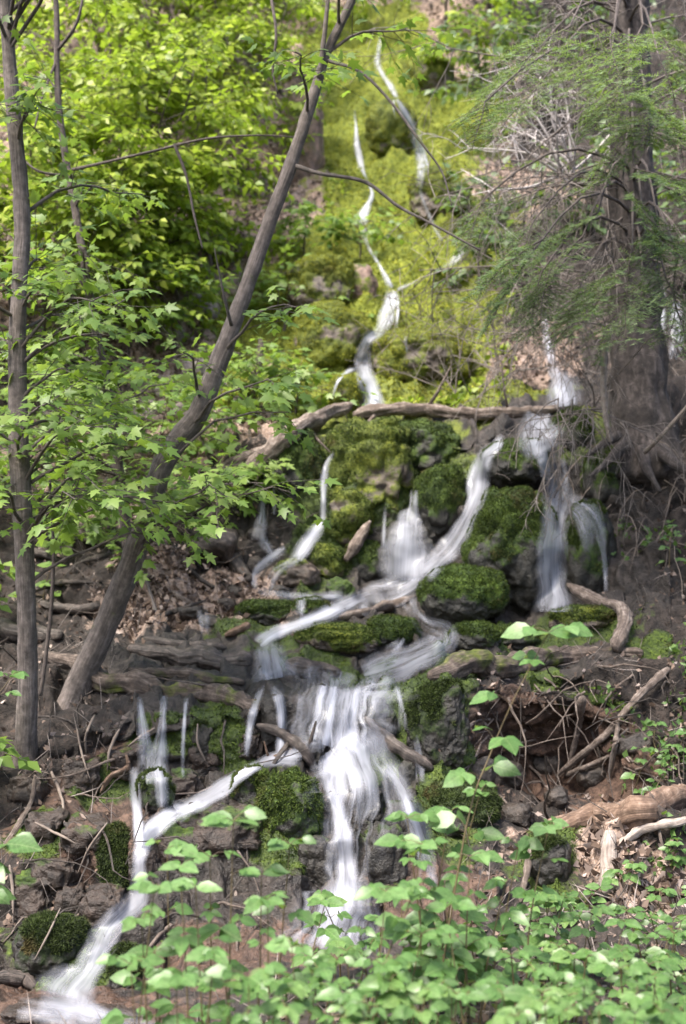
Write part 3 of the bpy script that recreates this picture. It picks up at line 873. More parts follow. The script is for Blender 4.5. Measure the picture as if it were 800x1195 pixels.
W("trickle linking the thin curving fall with the side stream stones", [(350, 646, 18, .8), (340, 656, 14, .7), (322, 668, 12, .6), (312, 686, 14, .6)], dens=.6, extra=[[(303, 628, 16, .6), (312, 640, 12, .6), (318, 652, 10, .6)]])
S("wet film spreading round the pool", [(20, 1176, 24, .3), (70, 1182, 40, .55), (130, 1190, 34, .45), (190, 1196, 20, .3)], dens=.5)
S("thin water sheet over the flat shelf", [(300, 690, 14), (340, 694, 14), (400, 696, 14)], dens=.35)
for k, (a, b_, c_, d_, w) in enumerate(((462, 798, 470, 852, 9), (484, 858, 490, 912, 10), (350, 806, 344, 856, 9), (428, 700, 420, 716, 14), (470, 744, 452, 762, 14))):
    W("thin half transparent trickle wetting the rock beside the stronger falls", [(a, b_, w * .7, .6), ((a + c_) / 2 + 2, (b_ + d_) / 2, w, .7), (c_, d_, w * 1.5, .45)], dens=.6, group="thin trickles beside the falls")
W("short curtain between the log ends above the main lip", [(312, 752, 40), (316, 770, 48), (320, 792, 52)], dens=.72)
W("main fall pouring as many strands from the shelf lip", [(410, 786, 150, .55), (404, 812, 150, .58), (400, 840, 138, .56), (400, 878, 122, .62)], dens=.5, streak=3.4,
  extra=[[(416, 792, 22, .6), (414, 815, 20, .8), (407, 840, 26, .9), (402, 878, 40, 1.0)], [(378, 796, 12, .8), (370, 830, 12, .8), (364, 868, 10, .6)], [(392, 794, 10, .7), (386, 830, 10, .8), (380, 870, 12, .7)], [(436, 790, 14, .8), (424, 815, 12, .9), (412, 842, 12, .8)]])
W("lower main fall spreading white over the wet rocks", [(396, 868, 80, .6), (408, 886, 116, 1.2), (414, 902, 124, .95), (418, 925, 122, .5), (414, 950, 112, .28), (408, 985, 88, .2), (404, 1020, 66, .3), (402, 1046, 90, .5), (394, 1072, 122, .6), (386, 1110, 150, .45)], dens=.8, streak=3.0,
  extra=[[(384, 884, 24, .8), (382, 905, 20, .9), (391, 935, 22, .9), (399, 970, 26, 1.0), (403, 1005, 30, 1.1), (404, 1035, 36, 1.0), (400, 1060, 50, .7), (396, 1090, 66, .4)], [(448, 890, 20, .7), (466, 912, 22, .8), (478, 940, 24, .9), (489, 968, 30, .9), (497, 1000, 26, .7), (499, 1035, 22, .4)]])
W("two narrow strands falling behind the snagged branch", [(322, 800, 16), (328, 830, 16), (328, 860, 14), (325, 884, 12)], dens=.75, extra=[[(306, 800, 10), (297, 825, 11), (291, 850, 10), (287, 882, 9)]])
W("curved white flow sweeping left over the lower rocks", [(352, 884, 26), (325, 885, 20), (303, 892, 17), (280, 904, 18), (255, 922, 22), (228, 938, 26), (205, 948, 28)], dens=1.1)
W("lower left fall dropping and fanning into the pool", [(212, 944, 22, .6), (192, 956, 26), (172, 975, 24), (163, 1000, 22), (162, 1025, 21), (161, 1046, 26), (148, 1062, 34), (128, 1082, 38), (114, 1108, 36), (100, 1134, 46), (84, 1152, 70), (76, 1168, 84)], dens=1.0,
  extra=[[(157, 895, 12, .9), (157, 920, 14, .9), (160, 950, 16), (163, 985, 16)]])
W("pair of narrow strands falling from the log on the left", [(162, 812, 8, 1), (166, 850, 14, .8), (170, 880, 25, .65), (170, 915, 26, .6)], dens=.7, extra=[[(191, 812, 10, 1), (189, 848, 12, .9), (186, 880, 22, .75), (188, 912, 22, .7), (190, 942, 14, .7)]])
W("faint thin strand beside the narrow pair under the log", [(217, 814, 7), (214, 855, 6), (213, 880, 6), (213, 908, 6)], dens=.55)
S("shallow pool water at the foot of the lower left fall", [(40, 1168, 40, .35), (75, 1172, 40, .9), (105, 1180, 30, .7), (135, 1190, 16, .5)], dens=.8)


# ------------------------------------------------------------------ logs, sticks and roots
def path3(pts, fwd, step=6.0, sag=True):
    """(place across, up, thickness) -> points resting on the ground there, thickness in metres"""
    c = catmull(np.array(pts, float), step)
    Y = np.array([hit(a[0], a[1])[0][1] for a in c])
    Y = np.interp(np.arange(len(c)), [0, len(c) * .33, len(c) * .66, len(c) - 1], [np.percentile(Y[max(0, int(k) - 4):int(k) + 5], 30) for k in (0, len(c) * .33, len(c) * .66, len(c) - 1)])
    r = c[:, 2] / F * Y * .5
    return P(c[:, 0], c[:, 1], Y - r * fwd), r


def log(name, label, pts, mat, cat_="log", fwd=.4, lump=.3, sides=14, group=None, stubs=(), Y=None, squash=1.0):
    if Y is None:
        p, r = path3(pts, fwd, 3.0)
    else:
        c = catmull(np.array(pts, float), 6.0)
        yy = np.interp(np.linspace(0, 1, len(c)), np.linspace(0, 1, len(Y)), Y)
        p, r = P(c[:, 0], c[:, 1], yy), c[:, 2] / F * yy * .5
    p = p + (fbm(p * 4, 2, 5)[:, None] * r[:, None] * .5)
    b = Batch()
    m_ = len(p)
    r = r * (1 - .45 * np.clip(1 - np.minimum(np.arange(m_), m_ - 1 - np.arange(m_)) / 4.0, 0, 1) ** 2) * (1 + .16 * vnoise(p * 7 + 3, 8))
    b.tube(p, r, sides if r.max() < .05 else 26, lump, int(pts[0][0]), groove=.17)
    o = b.build(name, mat, origin=p[len(p) // 2])
    tag(o, label, cat_, group)
    for (k, dx, dz, L, rr) in stubs:
        i = int(k * (len(p) - 1))
        q = np.array([p[i], p[i] + np.array([dx, -.35, dz]) * L * .5, p[i] + np.array([dx * 1.1, -.5, dz * 1.25]) * L])
        s = Batch()
        s.tube(q, np.array([rr, rr * .7, rr * .35]), 6, .2, i)
        s.build("branch_stub", mat, o)
    return o


log("fallen_log", "long slim horizontal log lying across the head of the falls", [(412, 486, 14), (450, 480, 15), (500, 479, 14), (560, 483, 14), (610, 481, 12), (652, 477, 9)], M_DEAD, stubs=((.35, .5, .8, .35, .02), (.12, -.5, -.6, .3, .025), (.55, .4, -.7, .25, .015), (.75, -.2, .9, .4, .014)))
log("fallen_log", "diagonal grey log leaning down from the horizontal log", [(408, 474, 13), (372, 487, 19), (340, 505, 20), (305, 538, 21), (268, 575, 22), (228, 626, 19)], M_DEAD, fwd=.9, stubs=((.5, -.3, -.9, .3, .02), (.25, .7, -.6, .3, .02)))
log("fallen_log", "curved mossy ledge log running from the leaning tree to the falls", [(52, 762, 15), (95, 780, 22), (140, 797, 28), (200, 812, 29), (260, 814, 27), (300, 826, 20), (330, 842, 10)], M_MOSSWOOD, lump=.35)
log("fallen_log", "dark wet log ending at the short curtain", [(150, 757, 20), (200, 764, 26), (245, 767, 27), (296, 770, 26)], M_WETWOOD, lump=.32)
log("fallen_log", "thin split log on top of the dark wet log", [(166, 745, 9), (215, 752, 12), (265, 757, 12)], M_WETWOOD, lump=.3)
log("fallen_log", "low slab of rotting wood below the dark wet log", [(150, 782, 10), (205, 789, 13), (255, 791, 12), (285, 797, 8)], M_MOSSWOOD, lump=.35)
log("wet_log", "wet log edge under the island between the stream arms", [(335, 772, 22), (365, 778, 24), (400, 782, 18)], M_WETWOOD, lump=.3)
log("stick", "pale broken stick lying across the stream under the round boulder", [(395, 722, 10), (420, 716, 12), (455, 706, 11), (488, 695, 7)], M_DEAD, cat_="stick", fwd=1.0)
log("stick", "short tan stick stranded on the left shelf", [(262, 742, 9), (278, 735, 11), (291, 728, 10)], M_REDWOOD, cat_="stick", fwd=1.0)
log("snagged_branch", "dark snagged branch propped beside the main fall", [(300, 846, 10), (322, 853, 13), (345, 866, 14), (358, 878, 14), (366, 896, 9)], M_WETWOOD, cat_="branch", fwd=1.5, stubs=((.8, .3, .9, .16, .018), (.5, -.5, -.6, .25, .018)))
log("snagged_branch", "red brown twisted branch on the mossy boulder left of the main fall", [(304, 893, 6), (318, 886, 9), (332, 881, 10), (346, 872, 7)], M_REDWOOD, cat_="branch", fwd=2.0, stubs=((.3, -.2, .8, .12, .012), (.7, .6, .7, .12, .01)))
log("snagged_log", "wet log slanting through the main fall on its right edge", [(424, 838, 11), (448, 862, 15), (472, 880, 16), (503, 900, 12)], M_WETWOOD, fwd=1.2, lump=.3)
log("bent_branch", "bent bare branch shaped like an elbow below the arching fall", [(662, 682, 9), (684, 695, 12), (708, 705, 13), (728, 713, 15), (727, 732, 18), (718, 757, 20)], M_DEAD, cat_="branch", fwd=2.0)
log("fallen_log", "broad mossy log roofing the dark earthy hollow", [(500, 790, 14), (545, 778, 26), (590, 774, 26), (640, 768, 22), (690, 764, 18), (750, 762, 14)], M_MOSSWOOD, lump=.4, fwd=1.0)
log("fallen_log", "weathered orange brown log above the pale post", [(636, 972, 24), (672, 962, 34), (712, 956, 38), (756, 944, 34), (805, 932, 34)], M_REDWOOD, fwd=.9, lump=.35)
log("wood_post", "pale upright broken post under the orange brown log", [(711, 968, 19), (710, 1005, 21), (707, 1046, 23)], M_PALEWOOD, cat_="post", fwd=1.6, lump=.25)
log("stick", "thin upright stick left of the pale post", [(621, 982, 6), (615, 1015, 8), (608, 1052, 9)], M_DEAD, cat_="stick", fwd=1.6)
log("broken_slab", "leaning broken wood slab at the dark cleft left of the fan fall", [(432, 608, 8), (418, 630, 14), (402, 655, 12)], M_DEAD, cat_="broken wood", fwd=1.4, lump=.3)
log("broken_branch", "slanting dark branch beside the root tangle above the shelf", [(262, 630, 12), (276, 652, 15), (290, 678, 13)], M_WETWOOD, cat_="branch", fwd=1.0, lump=.3)
log("root_wad", "dark ragged stump end at the top of the bare soil slope", [(222, 628, 30), (245, 640, 40), (268, 655, 30)], M_WETWOOD, cat_="stump", fwd=.4, lump=.6, stubs=((.3, -.6, .5, .3, .02), (.6, .2, 1, .3, .02), (.8, .7, .1, .3, .02)))
log("branch", "dark root at the pool edge under the mossy left bank", [(-8, 1140, 12), (14, 1140, 14), (34, 1146, 14), (42, 1156, 9)], M_WETWOOD, cat_="root", fwd=1.0)
log("stick", "thin grey stick leaning on the bare soil slope", [(168, 668, 4), (176, 695, 4), (184, 722, 4)], M_TWIG, cat_="stick", fwd=3)
log("leaning_slab", "long dead limb leaning on the hollow beneath the mossy log", [(780, 780, 10), (740, 818, 10), (712, 852, 9), (683, 878, 8), (650, 905, 6)], M_DEAD, cat_="branch", fwd=3.0)
log("bare_root", "pale knotty root standing in the earthy hollow", [(679, 815, 13), (675, 845, 8), (667, 880, 7), (661, 908, 6)], M_DEAD, cat_="root", fwd=4.0)
log("bare_root", "thin bare root crossing behind the leaning limb", [(720, 845, 6), (717, 875, 6), (711, 908, 5)], M_DEAD, cat_="root", fwd=4.0)
log("bare_root", "low bare root slanting across the floor of the hollow", [(660, 905, 7), (690, 893, 6), (716, 880, 5)], M_DEAD, cat_="root", fwd=4.0)
log("stick", "grey limb lying below the orange brown log", [(724, 985, 8), (752, 966, 10), (804, 956, 11)], M_PALEWOOD, cat_="stick", fwd=2.5)
log("stick", "horizontal dead stick in the herbs under the pale post", [(612, 1068, 5), (665, 1066, 6), (725, 1062, 5)], M_TWIG, cat_="stick", fwd=4)
log("stick", "lower dead stick half buried in the herbs", [(640, 1118, 7), (685, 1114, 8), (720, 1106, 6)], M_TWIG, cat_="stick", fwd=4)
log("stick", "curled brown root hanging on the left bank beside the twin strands", [(118, 925, 5), (130, 905, 7), (150, 895, 7), (148, 880, 5)], M_REDWOOD, cat_="root", fwd=2)
log("stick", "crooked grey branch on the left bank foot", [(2, 990, 6), (20, 965, 8), (36, 935, 6), (40, 905, 5)], M_DEAD, cat_="branch", fwd=2.5)
log("fallen_log", "half buried log end in the leaf litter left of the leaning trunk", [(135, 500, 9), (160, 492, 16), (190, 494, 14)], M_DEAD, fwd=.8)
log("fallen_log", "old grey log on the litter beneath the diagonal log", [(255, 546, 9), (300, 528, 13), (335, 520, 11)], M_DEAD, fwd=.8)
log("fallen_log", "slim mossy log standing on the moss slope beside the litter patch", [(292, 465, 10), (299, 430, 10), (304, 395, 8)], M_MOSSWOOD, fwd=.9)
log("fallen_log", "dark log lying in shade behind the left tree base", [(-5, 725, 16), (25, 738, 20), (70, 742, 16)], M_WETWOOD, fwd=.8, lump=.35)
log("fallen_log", "dark limb across the soil between the two left trunks", [(45, 705, 9), (90, 712, 12), (140, 700, 8)], M_WETWOOD, fwd=1.0)
for (a, b_, c_, d_, w) in ((20, 640, 70, 655, 8), (60, 610, 140, 640, 9), (95, 655, 150, 640, 6), (30, 690, 110, 680, 7), (200, 600, 250, 590, 7), (130, 620, 200, 635, 7), (10, 600, 60, 575, 8), (90, 570, 180, 590, 7), (200, 690, 240, 712, 6), (180, 720, 240, 700, 5), (230, 560, 280, 600, 6), (215, 660, 260, 690, 5)):
    log("fallen_branch", "dark fallen branch lying on the leafy bank behind the two left trunks", [(a, b_, w), ((a + c_) / 2, (b_ + d_) / 2 + random.uniform(-6, 6), w * 1.1), (c_, d_, w * .6)], M_WETWOOD if random.random() < .6 else M_DEAD, cat_="branch", fwd=1.2, group="dark fallen branches on the left bank", sides=8)
for (a, b_, c_, d_, w) in ((140, 850, 125, 900, 4), (110, 835, 100, 880, 4), (90, 850, 105, 910, 3), (60, 900, 75, 960, 4), (125, 960, 90, 1020, 3), (70, 1060, 40, 1120, 3), (10, 1010, 15, 1080, 4), (180, 850, 150, 870, 4), (40, 960, 90, 985, 4), (230, 845, 240, 890, 3)):
    log("hanging_root", "thin hanging root on the left bank under the leaning tree", [(a, b_, w), ((a + c_) / 2 + random.uniform(-6, 6), (b_ + d_) / 2, w), (c_, d_, w * .6)], M_ROOT, cat_="root", fwd=4, group="thin roots hanging on the left bank", sides=6)


# ------------------------------------------------------------------ leaves
def leaf_ovate(wd=.34, droop=.16, fold=.10):
    xs = np.array([0, .16, .42, .72, 1.0])
    hw = np.array([0, .22, .34, .22, 0]) / .34 * wd
    V, Fc = [], []
    for x, h in zip(xs, hw):
        z = -droop * x * x
        if h == 0: V.append((x, 0, z))
        else: V += [(x, -h, z + fold * h * 1.4), (x, 0, z), (x, h, z + fold * h * 1.4)]
    Fc = [(0, 1, 2), (0, 2, 3), (1, 4, 5, 2), (2, 5, 6, 3), (4, 7, 8, 5), (5, 8, 9, 6), (7, 10, 8), (8, 10, 9)]
    return np.array(V), Fc


def leaf_maple():
    pol = [(0, .0), (205, .30), (150, .34), (118, .62), (96, .36), (62, .80), (40, .42), (14, .72), (0, 1.05)]
    half = [(-.02 + .35 + r * math.cos(math.radians(a)) * .62, r * math.sin(math.radians(a)) * .62) for a, r in pol[2:]]
    pts = [(0.05, 0)] + half + [(x, -y) for x, y in half[-2::-1]]
    c = (.36, 0)
    V = [(c[0], c[1], 0.02)] + [(x, y, -.12 * (x - .3) ** 2 - .10 * abs(y)) for x, y in pts]
    n = len(pts)
    return np.array(V), [(0, 1 + k, 1 + (k + 1) % n) for k in range(n)]


LF_OV, LF_MP = leaf_ovate(), leaf_maple()
LF_FAR = (np.array([(0, 0, 0), (.35, -.34, .05), (.4, 0, -.02), (.35, .34, .05), (1, 0, -.12)]), [(0, 1, 2), (0, 2, 3), (1, 4, 2), (2, 4, 3)])


def frames(d, n, size):
    """leaf frames: along d, face towards n"""
    d = norm(d)
    s = norm(np.cross(n, d))
    u = np.cross(d, s)
    size = np.broadcast_to(np.asarray(size, float), (len(d),))
    return np.stack([d, s, u], -1) * size[:, None, None]


class Leaves:
    def __init__(s):
        s.p, s.d, s.n, s.z = [], [], [], []

    def add(s, p, d, n, z):
        s.p.append(p); s.d.append(d); s.n.append(n); s.z.append(z)

    def build(s, name, tmpl, mat, parent):
        if not s.p: return None
        p, d, n, z = np.array(s.p), np.array(s.d), np.array(s.n), np.array(s.z)
        b = Batch()
        b.inst(tmpl, frames(d, n, z), p)
        return b.build(name, mat, parent)


R = random.Random(21)
UP = np.array([0, 0, 1.0])


def rdir(s=1.0):
    return np.array([R.gauss(0, s), R.gauss(0, s), R.gauss(0, s)])


def twig(b, lv, p0, d, L, nl, size, r=.003, face=np.array([0, -.35, .9]), droop=.25):
    """a thin twig with leaves set alternately along it in a rather level spray"""
    d = norm(d)
    q = [np.array(p0)]
    n = 4
    for k in range(n):
        d = norm(d + rdir(.10) + np.array([0, 0, -droop * .12]))
        q.append(q[-1] + d * L / n)
    q = np.array(q)
    if b is not None: b.tube(q, np.linspace(r, r * .4, n + 1), 3, cap=False)
    side = norm(np.cross(d, UP))
    for k in range(nl):
        t = (k + 1.2) / (nl + .7) * n
        i = min(int(t), n - 1)
        a = q[i] + (q[i + 1] - q[i]) * min(t - i, 1)
        sg = 1 if k % 2 else -1
        ld = norm(d * R.uniform(.2, .9) + side * sg * R.uniform(.5, 1.1) + np.array([0, 0, -R.uniform(0, .7)]))
        lv.add(a + ld * .012, ld, norm(face + rdir(.38)), size * R.uniform(.6, 1.25))
    lv.add(q[-1], norm(d + np.array([0, 0, -.3])), norm(face + rdir(.3)), size * R.uniform(.8, 1.2))


def bough(b, lv, p0, p1, r0, ntw, twL, nl, size, arch=.12, bare=.25, face=np.array([0, -.35, .9])):
    """a limb from p0 to p1 carrying leafy twigs over its outer part"""
    p0, p1 = np.array(p0, float), np.array(p1, float)
    L = np.linalg.norm(p1 - p0)
    n = 7
    t = np.linspace(0, 1, n + 1)[:, None]
    q = p0 + (p1 - p0) * t + UP * arch * L * np.sin(t * math.pi) + np.cumsum(np.vstack([np.zeros(3), np.array([rdir(.02 * L) for _ in range(n)])]), 0)
    b.tube(q, np.linspace(r0, max(r0 * .25, .0022), n + 1), 5, cap=False)
    for k in range(ntw):
        s = bare + (1 - bare) * (k + R.random()) / ntw
        i = min(int(s * n), n - 1)
        a = q[i] + (q[i + 1] - q[i]) * (s * n - i)
        d = norm(norm(q[i + 1] - q[i]) * .7 + norm(np.array([R.uniform(-1, 1), R.uniform(-1, 1), R.uniform(-.35, .3)])))
        twig(b, lv, a, d, twL * R.uniform(.5, 1.2), max(2, int(nl * R.uniform(.6, 1.3))), size, face=face)
    return q


def trunk_at(path, k):
    k = min(max(k, 0), 1) * (len(path) - 1)
    i = min(int(k), len(path) - 2)
    return path[i] + (path[i + 1] - path[i]) * (k - i)


def nearest_on(path, z):
    return path[int(np.argmin(abs(path[:, 2] - z)))]


def tree(name, label, trunk, Y, mat, lmat, tmpl, targets, ntw=9, twL=.45, nl=6, size=.09, cat_="tree", group=None, limb_r=.012, fork=None, below=.25, lump=.1, slim=.7):
    """trunk: (across, up, thickness); Y: distances at its two ends or one per point; targets: (across, up, distance) the limbs reach to"""
    c = catmull(np.array([(*q, y) for q, y in zip(trunk, Y)], float), 8.0)
    p = P(c[:, 0], c[:, 1], c[:, 3])
    r = c[:, 2] / F * c[:, 3] * .5 * slim
    root = empty(name, p[0])
    tag(root, label, cat_, group)
    b = Batch()
    b.tube(p, r, 20, lump, int(trunk[0][0]), groove=.05)
    b.build("trunk", mat, root)
    if fork:
        for f in fork:
            cf = catmull(np.array(f, float), 8.0)
            fb = Batch()
            fb.tube(P(cf[:, 0], cf[:, 1], cf[:, 3]), cf[:, 2] / F * cf[:, 3] * .36, 8, .15, 3)
            fb.build("branch", mat, root)
    lv = Leaves()
    for (u, v, y) in targets:
        e = P(u, v, y)
        h = e - p[0]
        s = nearest_on(p, e[2] - below * abs(e[0] - np.interp(e[2], p[:, 2], p[:, 0])) - .1)
        i = int(np.argmin(np.linalg.norm(p - s, axis=1)))
        bb = Batch()
        bough(bb, lv, p[i], e, min(limb_r, r[i] * .5), ntw, twL, nl, size)
        bb.build("branch", mat, root)
    lv.build("crown", tmpl, lmat, root)
    return root, p


def scat(n, regions):
    """n targets spread over boxes (u0, u1, v0, v1, Y0, Y1, weight)"""
    out = []
    w = [q[6] for q in regions]
    for _ in range(n):
        q = R.choices(regions, w)[0]
        out.append((R.uniform(q[0], q[1]), R.uniform(q[2], q[3]), R.uniform(q[4], q[5])))
    return out


# the leaning tree that crosses the picture
lean_pts = [(66, 880, 80), (78, 842, 62), (90, 808, 50), (104, 772, 44), (120, 738, 42), (146, 675, 41), (168, 615, 38), (180, 572, 36), (190, 540, 37), (208, 512, 38), (230, 484, 35), (252, 430, 33), (284, 345, 27), (312, 265, 24), (338, 195, 22), (358, 135, 20), (372, 90, 16), (384, 55, 15), (400, 22, 15), (420, -20, 14), (470, -120, 11), (500, -230, 8)]
lean_Y = [7.75, 7.75, 7.75, 7.72, 7.68, 7.6, 7.55, 7.5, 7.5, 7.5, 7.5, 7.5, 7.5, 7.5, 7.5, 7.5, 7.5, 7.5, 7.5, 7.5, 7.5, 7.5]
lean_y = 7.5
tree("leaning_tree", "grey barked leaning tree with a kinked trunk crossing diagonally before the falls", lean_pts, lean_Y, M_BARK, M_LEAF_MID, LF_MP,
     scat(12, [(240, 370, 470, 600, 6.3, 7.3, 3), (300, 400, 310, 450, 6.6, 7.6, 2), (340, 520, -40, 90, 6.5, 8, 3), (150, 260, 420, 560, 6.6, 7.4, 2)]) + [(520, -300, 6.0), (420, -360, 5.6), (350, -400, 6.5)],
     ntw=8, twL=.4, nl=6, size=.10,
     fork=[[(372, 92, 9, 7.48), (376, 60, 8, 7.46), (380, 25, 7, 7.45), (383, -20, 6, 7.45), (380, -90, 4, 7.4)],
           [(340, 192, 8, 7.5), (375, 203, 6, 7.4), (425, 212, 6, 7.3), (465, 241, 5, 7.2), (505, 262, 4, 7.1), (560, 292, 3, 7.0)],
           [(380, 70, 6, 7.5), (420, 84, 4.5, 7.3), (455, 118, 4.5, 7.2), (490, 165, 4, 7.1), (515, 200, 3, 7.1), (527, 240, 2, 7.0)],
           [(270, 380, 6, 7.4), (262, 350, 4.5, 7.3), (256, 320, 3, 7.25), (250, 290, 2, 7.2)]])

SHADE_BOUGHS = [(U0 + x / y * F, V0 - (z - CZ) / y * F, y) for x, y, z in [(R.uniform(-3.4, 1.0), R.uniform(3.6, 6.6), R.uniform(5.6, 7.6)) for _ in range(15)]]  # extra boughs above the frame, added to shade the ledges below
# the upright tree at the frame's edge and the slim one behind it
tree("maple_tree", "upright grey trunk at the frame edge with a mossy foot and leafy boughs",
     [(22, 965, 60), (26, 915, 48), (29, 880, 40), (31, 845, 35), (32, 780, 33), (30, 700, 31), (27, 620, 32), (22, 520, 34), (20, 430, 30), (22, 340, 26), (26, 260, 27), (20, 180, 26), (14, 110, 24), (8, 40, 22), (0, -60, 20), (-20, -220, 16), (-30, -420, 10)],
     [7.2, 7.2, 7.2, 7.15, 7.1, 7.05, 7.05, 7, 7, 7, 7, 7, 7, 7, 7, 7, 7], M_BARK, M_LEAF_MID, LF_MP,
     scat(26, [(-40, 130, 560, 670, 5.9, 7.2, 4), (0, 190, 430, 640, 6.2, 7.6, 5), (0, 170, 280, 480, 6.4, 8, 5), (0, 200, 20, 300, 6.4, 8, 3), (120, 240, 540, 620, 6.6, 7.4, 1.5)]) + [(120, -120, 6), (220, -220, 5.5), (60, -300, 5), (-150, -100, 6), (300, -350, 5.5), (180, -420, 6), (-200, 250, 6), (-160, 450, 6.4)] + SHADE_BOUGHS,
     ntw=8, twL=.42, nl=6, size=.095)
tree("slim_tree", "slim dark trunk with forked boughs behind the upright grey trunk",
     [(150, 640, 20), (140, 560, 18), (128, 470, 17), (112, 390, 15), (102, 330, 14), (92, 270, 13), (80, 205, 12), (70, 140, 11), (66, 80, 10), (66, 20, 9), (60, -80, 7), (70, -200, 4)],
     [8.9, 8.8, 8.7, 8.6, 8.5, 8.5, 8.5, 8.5, 8.5, 8.5, 8.5, 8.5], M_BARKD, M_LEAF_MID, LF_MP,
     scat(16, [(40, 260, 380, 560, 7.6, 9.2, 4), (60, 280, 250, 420, 7.6, 9.5, 4), (20, 200, 20, 250, 7.6, 9, 4)]), ntw=8, twL=.45, nl=6, size=.10,
     fork=[[(76, 200, 6, 8.5), (120, 190, 5, 8.3), (180, 176, 4.5, 8.1), (240, 162, 4, 8.0), (300, 158, 3, 7.9), (345, 160, 2, 7.9)],
           [(66, 70, 5, 8.5), (50, 110, 4, 8.4), (40, 150, 3, 8.3)], [(80, 205, 5, 8.5), (45, 200, 4, 8.4), (20, 180, 3, 8.4)], [(66, 60, 6, 8.5), (90, 25, 5, 8.4), (100, -30, 4, 8.4)]])
for pts, lab in (([(47, 812, 5, 7.5), (54, 760, 5, 7.5), (60, 700, 4.5, 7.5), (62, 640, 4, 7.5), (58, 560, 3, 7.5)], "thin dark bare stem standing between the two left trunks"),):
    c = catmull(np.array(pts, float), 6)
    b = Batch()
    b.tube(P(c[:, 0], c[:, 1], c[:, 3]), c[:, 2] / F * c[:, 3] * .5, 6, .2, 4)
    tag(b.build("dead_sapling", M_BARKD, origin=P(*pts[0][:2], pts[0][3])), lab, "dead sapling")
# hanging bare twigs in the gap
for k, (pts, lab) in enumerate((([(203, 168, 4, 7.4), (217, 205, 3.5, 7.4), (226, 250, 3, 7.35), (236, 290, 2, 7.3)], "dark bare twig drooping in the bright gap left of the leaning trunk"),
                                ([(315, -10, 4, 7.6), (322, 40, 3.5, 7.5), (318, 80, 3, 7.5), (324, 110, 2, 7.5)], "thin dark twig dangling near the top before the grey crag"))):
    c = catmull(np.array(pts, float), 6)
    b = Batch()
    b.tube(P(c[:, 0], c[:, 1], c[:, 3]), c[:, 2] / F * c[:, 3] * .5, 5, .2, k)
    tag(b.build("hanging_twig", M_BARKD, origin=P(*pts[0][:2], pts[0][3])), lab, "twig")


# saplings massed on the slope
def sapling(name, label, u, v, h, spread, n, lmat, size, group, tmpl=LF_FAR, ntw=8, twL=.4, nl=7, mat=None):
    base, _ = hit(u, v, [bvh_t])
    root = empty(name, base)
    tag(root, label, "sapling", group)
    lean_ = np.array([R.uniform(-.25, .25), -.25, 1.0])
    q = [base - UP * .08]
    d = norm(lean_)
    for k in range(7):
        d = norm(d + rdir(.08))
        q.append(q[-1] + d * h / 7)
    q = np.array(q)
    b = Batch()
    r0 = .012 + .009 * h
    b.tube(q, np.linspace(r0, .004, 8), 6, .1, int(u))
    lv = Leaves()
    for k in range(n):
        s = .25 + .75 * (k + R.random()) / n
        a = trunk_at(q, s)
        an = R.uniform(0, 2 * math.pi)
        e = a + np.array([math.cos(an), math.sin(an) * .8 - .15, R.uniform(-.1, .45)]) * spread * (1.15 - .7 * s) * R.uniform(.6, 1.2)
        bough(b, lv, a, e, .006, ntw, twL, nl, size, bare=.2)
    b.build("trunk", mat or M_BARKD, root)
    lv.build("crown", tmpl, lmat, root)
    return root


GS = "leafy saplings massed on the upper left slope"
LS = "bright yellow green sapling among the mass on the upper left slope"
for (u, v, h, sp, n) in ((60, 330, 2.6, 1.1, 10), (130, 350, 2.4, 1.0, 10), (190, 330, 2.3, 1.0, 10), (230, 290, 2.2, 1.0, 10), (150, 270, 3.0, 1.3, 12), (80, 240, 3.0, 1.3, 11), (210, 210, 3.0, 1.3, 12), (270, 225, 2.4, 1.1, 10), (290, 165, 2.6, 1.0, 9), (150, 170, 3.2, 1.5, 12), (60, 140, 3.4, 1.6, 12), (235, 120, 3.0, 1.4, 11), (120, 70, 3.5, 1.8, 12), (330, 110, 2.6, 1.1, 8), (30, 40, 4, 2, 11), (200, 20, 3.0, 1.8, 8), (320, 30, 2.6, 1.5, 8), (50, 420, 1.9, 1.0, 9), (110, 440, 1.8, .9, 9), (165, 400, 1.9, .9, 9), (215, 370, 1.6, .8, 8), (20, 380, 2.2, 1.1, 9), (140, 320, 2.4, 1.1, 10), (250, 330, 1.4, .7, 7), (90, 380, 2.0, 1.0, 9)):
    sapling("maple_sapling", LS, u, v, h, sp * 1.1, int(n * 1.5), M_LEAF_FAR, .10 if v > 200 else .125, GS, ntw=14)
GT = "leafy shrubs at the top of the moss slope"
LT = "green leafy shrub at the slope top above the moss and high strands"
for (u, v, h, sp, n) in ((395, 40, 1.6, 1.0, 9), (450, 5, 2.0, 1.3, 9), (520, 40, 1.8, 1.1, 9), (550, 110, 1.3, .8, 7), (570, 10, 2.4, 1.4, 9), (390, -20, 2.5, 1.5, 8), (500, -40, 2.5, 1.6, 8)):
    sapling("leafy_shrub", LT, u, v, h, sp, n, M_LEAF_FAR, .13, GT)
GU = "low green shrubs on the litter slope behind the left trunks"
LU = "low mid green shrub on the litter slope behind the slim dark trunk"
for (u, v, h, sp, n) in ((30, 520, 1.1, .7, 7), (95, 560, 1.0, .6, 7), (170, 560, .9, .6, 6), (210, 520, .7, .5, 5), (250, 545, .6, .45, 5), (60, 430, 1.2, .8, 7), (150, 420, 1.1, .7, 6), (205, 400, .8, .5, 4), (20, 620, .7, .5, 6), (110, 640, .6, .5, 5)):
    sapling("low_shrub", LU, u, v, h, sp, n, M_LEAF_MID, .10, GU, tmpl=LF_MP)
